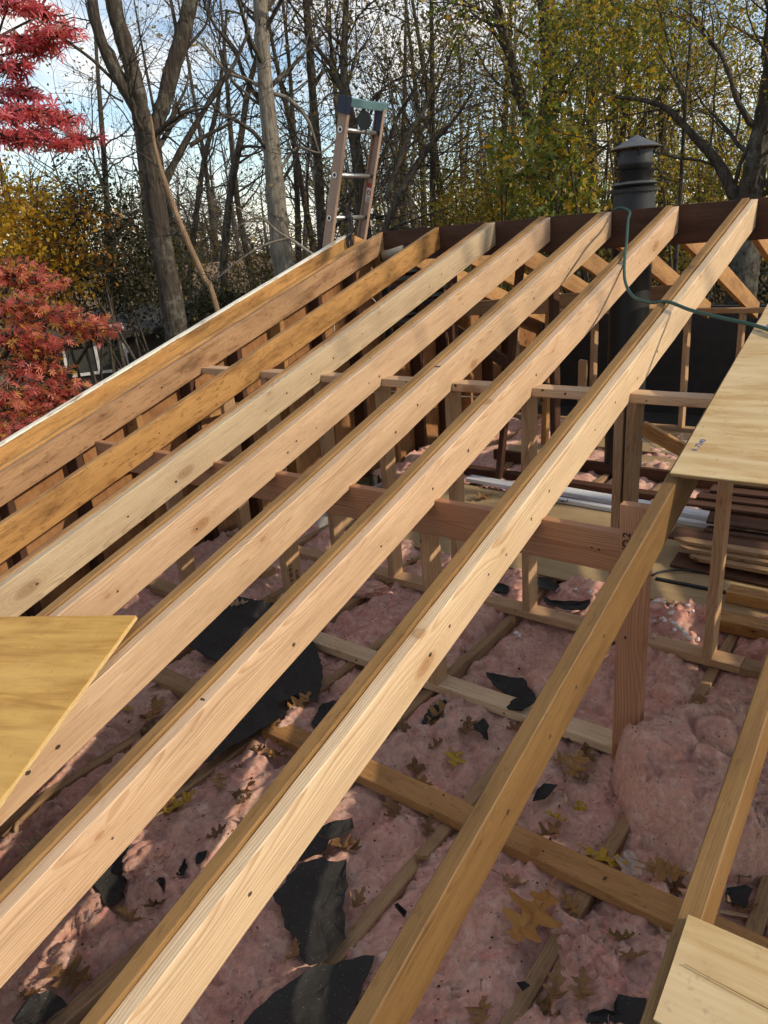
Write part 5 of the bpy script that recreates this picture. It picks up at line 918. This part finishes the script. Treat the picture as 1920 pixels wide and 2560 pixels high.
wd2 = box('window', (.05, .80, 3.28), .05, .5, .28, glass, h1); box('window_frame', (.03, 0, .24), .04, .6, .05, wfr, wd2); box('window_frame', (.03, .28, 0), .04, .05, .5, wfr, wd2)
# white house with the tan roof, farther off
h2 = empty('white_house', (-16.6, 8.3, -4.84)); h2.rotation_euler.z = -.66; tag(h2, 'white house with a tan roof glimpsed between trunks on the left', 'house')
wsid = sidingmat('white_siding', (.62, .63, .65)); box('wall', (-2, 0, 1.8), 4, 7, 3.6, wsid, h2)
o = link('roof', pymesh('roof', [(.5, -4, 3.5), (.5, 4, 3.5), (-2, 4, 4.6), (-2, -4, 4.6), (-4.5, -4, 3.5), (-4.5, 4, 3.5)], [(0, 1, 2, 3), (3, 2, 5, 4)]), plain('tan_shingle', (.36, .24, .15), .9, 0, 7, .3)); o.parent = h2; so = o.modifiers.new('s', 'SOLIDIFY'); so.thickness = .15
for y in (-2.6, .2, 2.8):
    w_ = box('window', (.02, y, 2.5), .06, .8, 1.1, glass, h2); box('window_frame', (.03, 0, .6), .05, 1.1, .08, wfr, w_); box('window_frame', (.03, 0, -.6), .05, 1.1, .08, wfr, w_); box('window_frame', (.03, 0, 0), .05, .06, 1.2, wfr, w_)
# ------------------------------------------------------------------ trees
class Acc:
    """collects tubes and leaf cards as arrays"""
    def __init__(s): s.v = []; s.q = []; s.n = 0
    def tube(s, P, rad, sides):
        P = np.asarray(P, float); n = len(P); T = np.empty_like(P); T[1:-1] = P[2:] - P[:-2]; T[0] = P[1] - P[0]; T[-1] = P[-1] - P[-2]
        T /= np.linalg.norm(T, axis=1)[:, None] + 1e-9; ref = np.array([.31, .22, .05]) if abs(T[0, 2]) > .6 else np.array([.1, .05, 1.0])
        a = np.cross(ref, T); a /= np.linalg.norm(a, axis=1)[:, None] + 1e-9; b = np.cross(T, a)
        th = np.arange(sides) * 2 * np.pi / sides; ring = a[:, None] * np.cos(th)[None, :, None] + b[:, None] * np.sin(th)[None, :, None]
        v = P[:, None] + ring * np.asarray(rad)[:, None, None]; i0 = s.n + np.arange(n - 1)[:, None] * sides + np.arange(sides)[None]; i1 = s.n + np.arange(n - 1)[:, None] * sides + (np.arange(sides)[None] + 1) % sides
        s.q.append(np.stack([i0, i1, i1 + sides, i0 + sides], -1).reshape(-1, 4)); s.v.append(v.reshape(-1, 3)); s.n += n * sides
    def mesh(s, name): return npmesh(name, np.concatenate(s.v), np.concatenate(s.q))
def smooth_line(pts, n=5):
    pts = np.asarray(pts, float); P = np.vstack([2 * pts[0] - pts[1], pts, 2 * pts[-1] - pts[-2]]); out = []
    for i in range(1, len(P) - 2):
        for k in range(n):
            t = k / n; a, b, c, d = P[i - 1], P[i], P[i + 1], P[i + 2]
            out.append(.5 * (2 * b + (c - a) * t + (2 * a - 5 * b + 4 * c - d) * t * t + (3 * b - a - 3 * c + d) * t ** 3))
    out.append(P[-2]); return np.array(out)
def branch(acc, p, d, L, r, depth, rs, tips, sides=5, gn=.10, up=.05, wig=.22):
    """a wandering limb that splits into finer ones; twig ends go into tips"""
    n = max(3, int(L / (.22 if depth > 1 else .16))); n = min(n, 9); pts = [p]; q = p.copy(); dd = d / np.linalg.norm(d)
    for i in range(n):
        dd = dd + rs.normal(0, wig, 3) * .6; dd[2] += up; dd /= np.linalg.norm(dd); q = q + dd * L / n; pts.append(q.copy())
    rad = r * (1 - .72 * np.linspace(0, 1, n + 1)); acc.tube(pts, rad, max(3, sides))
    if depth <= 0: tips.append((pts[-1], dd.copy())); tips.append((pts[len(pts) // 2], dd.copy())); return
    k = rs.randint(3, 6) if depth > 1 else rs.randint(3, 5)
    for j in range(k):
        t = rs.uniform(.25, 1.0); i = min(n - 1, int(t * n)); base = pts[i] + (pts[i + 1] - pts[i]) * (t * n - i if t < 1 else 1)
        loc = (pts[i + 1] - pts[i]) / (np.linalg.norm(pts[i + 1] - pts[i]) + 1e-9); side = rs.normal(0, 1, 3); side -= loc * side.dot(loc); side /= np.linalg.norm(side) + 1e-9
        ang = rs.uniform(.45, 1.0); nd = loc * math.cos(ang) + side * math.sin(ang)
        branch(acc, base, nd, L * rs.uniform(.42, .68), max(.0028, r * (1 - .72 * t) * rs.uniform(.45, .7)), depth - 1, rs, tips, sides - 1, gn, up, wig)
def unit(v): return v / (np.linalg.norm(v, axis=-1, keepdims=True) + 1e-9)
LEAF = {'oval': (np.array([(0, 0, 0), (.45, .28, .06), (1, 0, -.05), (.45, -.28, .06)]), [(0, 1, 2), (0, 2, 3)]),
        'oak': (np.array([(0, 0, 0), (.22, .20, .05), (.32, .08, .02), (.50, .32, .07), (.62, .10, .02), (.80, .22, .03), (1, 0, -.06), (.80, -.22, .03), (.62, -.10, .02), (.50, -.32, .07), (.32, -.08, .02), (.22, -.20, .05)]), [(0, 1, 2), (2, 3, 4), (4, 5, 6), (6, 7, 8), (8, 9, 10), (10, 11, 0), (0, 2, 10), (2, 4, 8), (2, 8, 10), (4, 6, 8)])}
def palmate():
    v = [(0, 0, 0)]; lob = [(-2.15, .46), (-1.45, .74), (-.72, .95), (0, 1.05), (.72, .95), (1.45, .74), (2.15, .46)]; tr = []
    for a, L in lob:
        k = len(v); w = .16
        v += [(.16 * math.cos(a - .30), .16 * math.sin(a - .30), .02), (.55 * L * math.cos(a) + .10 * L * math.sin(a), .55 * L * math.sin(a) - .10 * L * math.cos(a), .04), (L * math.cos(a), L * math.sin(a), -.10 * L), (.55 * L * math.cos(a) - .10 * L * math.sin(a), .55 * L * math.sin(a) + .10 * L * math.cos(a), .04), (.16 * math.cos(a + .30), .16 * math.sin(a + .30), .02)]
        tr += [(0, k, k + 1), (0, k + 1, k + 3), (k + 1, k + 2, k + 3), (0, k + 3, k + 4)]
    return np.array(v), tr
LEAF['palm'] = palmate()
def leaves(name, pos, size, shape, mat, rs, nrm_up=.5, droop=.3, dirs=None):
    """one mesh of many small leaves at pos"""
    pos = np.asarray(pos); n = len(pos); base, tri = LEAF[shape]
    x = rs.normal(0, 1, (n, 3)) if dirs is None else np.asarray(dirs) + rs.normal(0, .55, (n, 3)); x[:, 2] -= droop; x = unit(x)
    z = rs.normal(0, 1, (n, 3)) * (1 - nrm_up); z[:, 2] += nrm_up; z = unit(z - x * (z * x).sum(1)[:, None]); y = np.cross(z, x)
    s = size * rs.uniform(.65, 1.25, n)
    V = pos[:, None] + s[:, None, None] * (base[None, :, 0:1] * x[:, None] + base[None, :, 1:2] * y[:, None] + base[None, :, 2:3] * z[:, None])
    t = np.asarray(tri)[None] + (np.arange(n) * len(base))[:, None, None]
    return npmesh(name, V.reshape(-1, 3), None, t.reshape(-1, 3))
def around(tips, k, spread, rs):
    P = np.array([t[0] for t in tips]); D_ = np.array([t[1] for t in tips]); sel = rs.permutation(len(P))[:max(8, int(len(P) * .42))]; i = sel[rs.randint(0, len(sel), k)]; return P[i] + rs.normal(0, spread, (k, 3)) * np.array([1, 1, .7]), D_[i]

def make_tree(name, polys, bark, label, seed, twigs=1.0, leaf=None, group='trees behind the house', depth=3, base=True, limbs=10, limb_len=1.6, start=.35):
    rs = np.random.RandomState(seed); acc = Acc(); br = Acc(); tips = []
    for j, poly in enumerate(polys):
        pts = np.array([p[:3] for p in poly]); rad = np.array([p[3] for p in poly])
        if j == 0 and base:
            g = gz(pts[0, 0], pts[0, 1]); d = pts[0] - pts[1]; d = d / (abs(d[2]) + 1e-6); hb = pts[0, 2] - g
            foot = pts[0] + d * hb * .5; foot[2] = pts[0, 2] - hb; pts = np.vstack([foot, pts]); rad = np.concatenate([[rad[0] * 1.15], rad])
        sp = smooth_line(pts, 5); rr_ = np.interp(np.linspace(0, 1, len(sp)), np.linspace(0, 1, len(rad)), rad); rr_ = rr_ * (1 + .05 * rs.normal(0, 1, len(sp)))
        acc.tube(sp, rr_, 12 if rad.max() > .06 else 7)
        nl = int(limbs * twigs * (1 if j == 0 else .6)) 
        for k in range(nl):
            t = rs.uniform(start if j == 0 else .15, 1.0); i = int(t * (len(sp) - 1)); p = sp[i]; loc = unit(sp[min(i + 1, len(sp) - 1)] - sp[max(i - 1, 0)])
            side = rs.normal(0, 1, 3); side -= loc * side.dot(loc); side = unit(side); ang = rs.uniform(.5, 1.15); nd = loc * math.cos(ang) + side * math.sin(ang)
            branch(br, p, nd, limb_len * rs.uniform(.5, 1.2), min(rr_[i] * .42, .045) * rs.uniform(.5, 1), depth - 1, rs, tips, 5, wig=.3)
    x0, y0 = polys[0][0][0], polys[0][0][1]; root = empty(name, (x0, y0, gz(x0, y0))); tag(root, label, 'tree', group)
    o = sub(link('trunk', acc.mesh('trunk'), bark, smooth=True), root)
    if br.n: sub(link('branches', br.mesh('branches'), M['barkdark'] if bark is not M['barkpale'] else M['bark']), root)
    if leaf and tips:
        mat, shape, size, cnt, spread = leaf; P, D_ = around(tips, cnt, spread, rs)
        sub(link('crown', leaves('crown', P, size, shape, M[mat], rs, .4, .4, D_), M[mat]), root)
    return root, tips
B, BD, BP = M['bark'], M['barkdark'], M['barkpale']
make_tree('forked_tree', TREES['T1'], B, 'big grey forked tree with lichen on the trunk at left', 1, .5, ('lf_brown', 'oak', .07, 60, .15), limb_len=1.1, start=.8)
make_tree('pale_tree', TREES['T2'], BP, 'tall pale straight trunk left of the ladder', 2, 1.3, ('lf_brown', 'oak', .075, 260, .2), limb_len=1.8)
make_tree('bare_tree', TREES['T3'], B, 'slim dark tree between the pale trunk and the ladder', 3, 1.5, ('lf_brown', 'oval', .075, 800, .25), limb_len=2.0, start=.2)
make_tree('bare_tree', TREES['T4'], BD, 'dark tree rising directly behind the ladder top', 4, 1.6, ('lf_brown', 'oak', .085, 1300, .25), limb_len=2.0, start=.2)
make_tree('bare_tree', TREES['T5'], BD, 'thin dark tree leaning right, left of the pale trunk', 5, 1.6, ('lf_brown', 'oval', .065, 250, .25), limb_len=2.0, start=.2)
make_tree('bare_tree', TREES['T6'], BD, 'thin bare tree right of the forked tree', 6, 1.6, ('lf_brown', 'oval', .065, 160, .25), limb_len=2.0, start=.2)
make_tree('bare_tree', TREES['T7'], B, 'slender upright tree right of the ladder', 7, 1.8, ('lf_brown', 'oval', .09, 1300, .25), limb_len=2.0, start=.2)
make_tree('leaning_tree', TREES['T8'], BD, 'two dark stems leaning right beside the ladder', 8, 1.5, ('lf_brown', 'oval', .08, 600, .25), limb_len=1.6, start=.3)
make_tree('oak_tree', TREES['T9'], BD, 'dark double trunked oak with green and yellow leaves', 9, 1.6, ('lf_oak', 'oak', .11, 2300, .22), limb_len=1.5, start=.15)
make_tree('oak_tree', TREES['T10'], BD, 'dark trunk behind the oak, left of the flue', 10, 1.8, ('lf_green', 'oak', .10, 1300, .3), limb_len=2.2, start=.2)
make_tree('sapling', TREES['T11'], B, 'thin pale sapling right of the flue', 12, 1.6, ('lf_green', 'oval', .042, 6000, .22), limb_len=1.3, start=.2)
make_tree('leaning_oak', TREES['T12'], B, 'thick leaning trunk with a mossy limb at the right edge', 13, 1.5, ('lf_green', 'oval', .045, 7000, .25), limb_len=1.6, start=.25)
make_tree('leaning_oak', TREES['T13'], BD, 'dark leaning tree just behind the flue cap', 14, 1.7, ('lf_green', 'oval', .048, 6000, .3), limb_len=2.0, start=.25)
make_tree('mossy_tree', TREES['T14'], BP, 'grey trunk showing below the red maple leaves', 15, 0, None)
make_tree('dead_stem', TREES['DEAD'], M['barkdead'], 'broken tan dead stem leaning beside the forked tree', 16, .2, None, limb_len=.5)
make_tree('bare_branch', TREES['BR'], BP, 'pale bare branch reaching over the gable rafter', 17, .7, ('lf_yellow', 'oak', .04, 8, .1), depth=2, limb_len=.5, base=False)

# procedural trees filling the wood; position, height, kind
CAMX, CAMY = 0.9863, -4.7094
def wild(az, dist, h, r, bark, label, seed, leaf=None, depth=4, limbs=16, lean=.06, crown=.25, limb_len=None, name='wood_tree'):
    rs = np.random.RandomState(seed); a = R(az); x = CAMX - math.sin(a) * dist; y = CAMY + math.cos(a) * dist; g = gz(x, y); n = 8
    pts = [(x, y, g)]; dd = np.array([rs.normal(0, lean), rs.normal(0, lean), 1.0])
    for i in range(n): dd[:2] += rs.normal(0, lean * .5, 2); pts.append(tuple(np.array(pts[-1]) + dd / np.linalg.norm(dd) * h / n))
    poly = [p + (r * (1 - .85 * i / n),) for i, p in enumerate(pts)]
    return make_tree(name, [poly], bark, label, seed, 1.0, leaf, base=False, depth=depth - 1, limbs=limbs, limb_len=limb_len or h * .26, start=crown)
W1 = ('lf_brown', 'oval', .085, 420, .3)
spec = [(62, 17, 9, .12, 'bare grey tree far left above the yellow bush', None), (58.5, 21, 11, .14, 'bare tree behind the red maple tip', W1), (55, 24, 12, .15, 'bare tree left of the fork', ('lf_brown', 'oval', .085, 300, .4)), (51.5, 19, 10, .11, 'thin bare tree inside the fork gap', None), (49, 26, 12, .15, 'tall bare tree right of the fork', W1), (46.5, 20, 11, .13, 'bare tree between fork and pale trunk', W1), (44, 23, 12, .14, 'bare tree close left of the pale trunk', W1), (41.5, 18, 11, .12, 'twiggy tree close right of the pale trunk', ('lf_brown', 'oval', .07, 2400, .3)), (39.5, 25, 13, .16, 'tall twiggy tree behind the ladder', ('lf_brown', 'oval', .075, 2600, .35)), (37, 19, 11, .12, 'twiggy brown leaved tree right of the ladder', ('lf_brown', 'oval', .07, 2400, .3)), (34.5, 24, 12, .15, 'twiggy tree left of the green oak', ('lf_brown', 'oval', .075, 2400, .35)), (32, 18, 11, .13, 'brown leaved tree left behind the oak', ('lf_brown', 'oak', .10, 1300, .35)), (29.5, 21, 12, .14, 'yellowing tree behind the oak', ('lf_green', 'oval', .07, 6000, .4)), (27, 17, 11, .12, 'yellow-green tree right behind the oak', ('lf_green', 'oval', .06, 7500, .4)), (24.5, 22, 13, .15, 'orange tinged tree left of the flue', ('lf_orange', 'oval', .065, 4500, .4)), (22, 16, 11, .12, 'yellow-green tree above the flue', ('lf_green', 'oval', .055, 8500, .4)), (19, 20, 12, .14, 'dense green tree right of the flue', ('lf_green', 'oval', .06, 8500, .45)), (16, 15, 11, .13, 'fine leaved tree above the right rafters', ('lf_green', 'oval', .05, 9000, .4)), (13, 19, 12, .14, 'green tree near the right edge', ('lf_green', 'oval', .058, 8000, .45)), (10, 15, 11, .14, 'dark leaved tree at the right edge', ('lf_dark', 'oval', .06, 7000, .4)), (6, 20, 12, .15, 'leafy tree just outside the right edge', ('lf_green', 'oval', .09, 5000, .4)), (66, 22, 11, .14, 'bare tree just outside the left edge', W1)]
for i, (az, di, h, r_, lab, lf) in enumerate(spec):
    wild(az, di, h, r_, BD if i % 3 else B, lab, 100 + i, lf, depth=4, limbs=(12 if 33 < az < 52 else 15), crown=.24)

wild(-59, 12.3, 14.2, .2, BD, 'tall tree out to the right whose shade dapples the gable', 400, ('lf_green', 'oval', .12, 260, .35), depth=3, limbs=14, crown=.72, limb_len=2.6)
# ---- shrubs: leaf clouds on real stems
def shrub(name, c, rad, n, size, shape, mat, label, seed, stems=10, clumps=40, group='shrubs below the trees', up=.3, cat='shrub'):
    rs = np.random.RandomState(seed); c = np.array(c, float); rad = np.array(rad, float); g = gz(c[0], c[1]); acc = Acc(); tips = []
    root = empty(name, (c[0], c[1], g)); tag(root, label, cat, group)
    u = unit(rs.normal(0, 1, (clumps, 3))) * (rs.uniform(.15, 1, clumps) ** .45)[:, None]; cl = c + u * rad
    for k in range(stems):
        t = cl[rs.randint(clumps)]; b = np.array([c[0] + rs.normal(0, .2), c[1] + rs.normal(0, .2), g]); m1 = b * .5 + t * .5 + rs.normal(0, .25, 3)
        acc.tube(smooth_line([b, m1, t], 5), np.linspace(.045, .008, 11), 5)
    for t in cl:
        for k in range(5): branch(acc, t, rs.normal(0, 1, 3), rad.mean() * .35, .006, 1, rs, tips, 3, wig=.4)
    sub(link('stems', acc.mesh('stems'), M['barkdark']), root)
    i = rs.randint(0, clumps, n); P = cl[i] + rs.normal(0, 1, (n, 3)) * rad * .17
    sub(link('crown', leaves('crown', P, size, shape, M[mat], rs, up, .3), M[mat]), root); return root
shrub('yellow_shrub', (-8.9, .25, .25), (1.1, 1.1, 1.15), 7500, .075, 'oval', 'lf_yellow', 'golden yellow shrub at the left edge behind the maple', 201)
shrub('yellow_shrub', (-9.6, -.2, -1.3), (1.2, 1.2, 1.1), 5000, .08, 'oval', 'lf_orange', 'orange shrub low at the left edge', 202)
shrub('evergreen_shrub', (-8.9, 1.7, .15), (1.05, 1.0, 1.05), 10000, .06, 'oval', 'lf_dark', 'dark dense evergreen shrub left of the forked tree', 203, clumps=70)
shrub('evergreen_shrub', (-8.9, 3.5, -1.3), (.9, .8, .8), 8000, .065, 'oval', 'lf_dark', 'lower dark evergreen shrub beside the forked trunk', 204, clumps=60)
shrub('evergreen_shrub', (-7.6, 2.6, -2.3), (1.1, 1.1, .7), 7000, .07, 'oval', 'lf_dark', 'dark undergrowth below the forked tree', 205, clumps=60)
shrub('golden_twigs', (-8.0, 1.1, .15), (.9, .8, .6), 260, .08, 'oak', 'lf_orange', 'sparse golden orange leaves in front of the evergreen', 206, stems=5, clumps=12)
shrub('brown_thicket', (-12.5, 6.2, -1.0), (2.2, 2.0, 1.6), 6500, .085, 'oval', 'lf_brown', 'brown thicket between forked tree and pale trunk', 207, clumps=50)
shrub('brown_thicket', (-10.5, 8.6, -.9), (2.2, 2.0, 1.6), 6500, .085, 'oval', 'lf_brown', 'brown thicket below the pale trunk', 208, clumps=50)
shrub('green_thicket', (-7.5, 9.5, -.3), (2.2, 2.0, 1.5), 8000, .085, 'oval', 'lf_green', 'yellow-green thicket behind the ladder foot', 209, clumps=50)
shrub('green_thicket', (-5.6, 9.6, -.3), (2.0, 2.0, 1.3), 8000, .085, 'oval', 'lf_green', 'yellow-green thicket right of the ladder', 210, clumps=50)
shrub('oak_shrub', (-3.75, 5.35, .55), (.75, .8, .95), 1900, .12, 'oak', 'lf_oak', 'bright green and yellow oak leaves left of the flue', 211, clumps=26, up=.45)
shrub('oak_shrub', (-3.2, 5.8, 2.0), (.9, .9, .8), 1200, .12, 'oak', 'lf_oak', 'sunlit green oak leaves high above the flue', 212, clumps=26, up=.45)
shrub('green_thicket', (-1.6, 7.6, .1), (1.6, 1.4, 1.2), 8000, .07, 'oval', 'lf_green', 'olive thicket right of the flue below the sapling', 213, clumps=50)
shrub('dark_thicket', (-3.3, 8.5, -1.8), (2.6, 1.8, 1.6), 9000, .08, 'oval', 'lf_dark', 'dark green thicket seen below the ridge', 214, clumps=50)
shrub('dark_thicket', (-.4, 8.6, -1.8), (2.2, 1.6, 1.6), 8000, .08, 'oval', 'lf_dark', 'dark thicket seen below the ridge at right', 215, clumps=50)
shrub('orange_shrub', (-.35, 4.9, -.85), (.45, .5, .5), 420, .09, 'oak', 'lf_yellow', 'orange leaved twigs under the ridge at the right edge', 216, stems=5, clumps=10)

# ---- far wood that reads as one mass
def far_wood():
    rs = np.random.RandomState(77); acc = Acc(); P = []
    for k in range(165):
        a = R(rs.uniform(-4, 76)); d = rs.uniform(28, 62); x = CAMX - math.sin(a) * d; y = CAMY + math.cos(a) * d; g = gz(x, y); h = rs.uniform(7, 12) * (1 if a < R(42) else .75)
        top = np.array([x + rs.normal(0, .8), y + rs.normal(0, .8), g + h]); acc.tube([(x, y, g), (x + rs.normal(0, .3), y, g + h * .5), tuple(top)], [.16, .11, .02], 5)
        for j in range(26):
            t = rs.uniform(.2, 1); p = np.array([x, y, g]) * (1 - t) + top * t; q = p + np.array([rs.normal(0, 1.1), rs.normal(0, 1.1), rs.uniform(.2, 1.4)]); m_ = (p + q) / 2 + rs.normal(0, .2, 3); acc.tube([p, m_, q], [.035, .022, .008], 3)
            for i in range(3): acc.tube([m_, q + rs.normal(0, .5, 3)], [.014, .006], 3)
            if rs.rand() < (.75 if a < R(40) else .15): P += [q + rs.normal(0, .5, 3) for _ in range(6)]
    root = empty('far_wood', (0, 40, -3)); root['kind'] = 'stuff'; tag(root, 'hazy brown autumn wood in the far distance', 'wood')
    sub(link('trunks', acc.mesh('far_trunks'), barkmat('bark_far', (.07, .06, .055), (.14, .12, .11), 0)), root)
    P = np.array(P); lowl = P.copy(); n = 26000; a = np.radians(rs.uniform(-4, 76, n)); d = rs.uniform(24, 60, n); x = CAMX - np.sin(a) * d; y = CAMY + np.cos(a) * d
    zz = np.array([gz(p, q) for p, q in zip(x, y)]) + rs.uniform(0, 1, n) ** 1.6 * 4.2; lo = np.stack([x, y, zz], -1)
    sub(link('foliage', leaves('far_foliage', P, .15, 'oval', M['lf_brown'], rs, .3, .2), leafmat('leaf_far_brown', [(0, (.09, .06, .03)), (.5, (.15, .095, .04)), (.8, (.22, .13, .04)), (1, (.12, .12, .035))], .3)), root)
    sub(link('undergrowth', leaves('far_under', lo, .22, 'oval', M['lf_brown'], rs, .3, .2), leafmat('leaf_far_under', [(0, (.07, .055, .025)), (.5, (.13, .09, .035)), (.8, (.20, .115, .03)), (1, (.09, .10, .03))], .3)), root)
far_wood()

# ---- red maple reaching in from the left
rs = np.random.RandomState(33); mp = empty('red_maple', (-6.3, -2.6, gz(-6.3, -2.6))); tag(mp, 'red Japanese maple with pointed leaves reaching in from the left', 'tree')
acc = Acc(); f0 = np.array([-6.3, -2.6, gz(-6.3, -2.6)]); fork = np.array([-6.1, -2.7, -1.9]); acc.tube(smooth_line([f0, (-6.25, -2.65, -3.2), fork], 5), np.linspace(.13, .10, 11), 9)
def E_(c, r_, n): u = unit(rs.normal(0, 1, (n, 3))) * (rs.uniform(.1, 1, n) ** .4)[:, None]; return np.array(c) + u * np.array(r_)
low = [(c, (.25, .25, .06)) for c in [(-4.01, -2.18, -0.09), (-3.94, -2.04, -0.16), (-4.15, -2.5, -0.05), (-3.83, -2.26, -0.29), (-3.83, -2.06, -0.37), (-3.92, -1.82, -0.46), (-4.03, -1.62, -0.54), (-3.77, -2.37, -0.48), (-3.79, -2.19, -0.56), (-3.79, -2.20, -0.74), (-3.84, -2.29, -0.67), (-3.69, -2.21, -0.83), (-3.69, -2.43, -0.91), (-3.63, -2.55, -0.79), (-3.56, -2.63, -0.97), (-3.70, -2.15, -0.92), (-4.3, -2.3, -.3), (-4.3, -2.35, -.5), (-4.2, -2.5, -.7)]]
upc = [(c, (.15, .15, .045)) for c in [(-2.38, -2.74, 0.96), (-2.32, -2.64, 0.93), (-2.13, -2.72, 0.81), (-2.3, -2.8, 0.8), (-2.27, -2.74, 0.78), (-2.32, -2.84, 0.71), (-2.39, -2.76, 0.64), (-2.34, -2.87, 0.54), (-2.37, -2.73, 0.56), (-2.41, -2.59, 0.54), (-2.45, -2.47, 0.48), (-2.4, -2.77, 0.47), (-2.43, -2.63, 0.45), (-2.35, -2.89, 0.45)]]
PL, PU = [], []
for c, r_ in low:
    acc.tube(smooth_line([fork, (fork + np.array(c)) / 2 + rs.normal(0, .15, 3), c], 6), np.linspace(.05, .008, 13), 6)
    k = 165
    tl = E_(c, r_, 26)
    for t in tl: acc.tube([c, (np.array(c) + t) / 2 + rs.normal(0, .04, 3), t], [.009, .005, .002], 4)
    j = rs.randint(0, 26, k); PL.append(tl[j] * .55 + E_(c, r_, k) * .45 + rs.normal(0, .025, (k, 3)))
ub = np.array([-4.2, -3.2, .75]); acc.tube(smooth_line([fork, (-5.4, -3.1, -.2), ub, (-3.3, -3.1, .85), (-2.7, -2.95, .78)], 6), np.linspace(.06, .010, 25), 7)
for c, r_ in upc:
    acc.tube(smooth_line([(-3.0, -3.05, .82), (np.array(c) + np.array([-3.0, -3.05, .82])) / 2 + rs.normal(0, .06, 3), c], 5), np.linspace(.012, .004, 11), 5)
    tl = E_(c, r_, 16); k = 58
    for t in tl: acc.tube([c, (np.array(c) + t) / 2 + rs.normal(0, .02, 3), t], [.005, .003, .0015], 4)
    j = rs.randint(0, 16, k); PU.append(tl[j] * .6 + E_(c, r_, k) * .4)
sub(link('trunk', acc.mesh('maple_trunk'), M['barkdark'], smooth=True), mp)
PL = np.concatenate(PL); PU = np.concatenate(PU)
# nearest leaves as single pieces, the rest as one mass
v0, t0 = LEAF['palm']; lm = [pymesh('maple_leaf', np.c_[v0[:, :2], v0[:, 2] * s_ + .06 * s_ * np.sin(v0[:, 0] * 4)], [tuple(t) for t in t0]) for s_ in (.6, 1.0, 1.6)]
for m_ in lm: m_.materials.append(M['lf_red'])
cr = empty('leaf_spray'); cr.parent = mp; cr.matrix_parent_inverse = Matrix.Translation(mp.location).inverted()
order = rs.permutation(len(PU)); solo = order[:300]; rest = order[300:]
for n_, i in enumerate(solo):
    o = bpy.data.objects.new('leaf', lm[n_ % 3]); COL.objects.link(o); o.parent = cr; o.location = PU[i]; s_ = .050 * rs.uniform(.6, 1.3); o.scale = (s_, s_, s_); o.rotation_euler = (rs.normal(.25, .5), rs.normal(.1, .5), rs.uniform(0, 6.28))
if len(rest): o = sub(link('upper_foliage', leaves('upper_foliage', PU[rest], .048, 'palm', M['lf_red'], rs, .65, .25), M['lf_red']), mp); o['kind'] = 'stuff'
o = sub(link('foliage', leaves('maple_foliage', PL, .050, 'palm', M['lf_rust'], rs, .62, .3), M['lf_rust']), mp); o['kind'] = 'stuff'

for o in S.objects:
    if o.parent and o.name.split('.')[0] in ('branches', 'crown', 'stems'): o['kind'] = 'stuff'       # twigs and leaves nobody could count
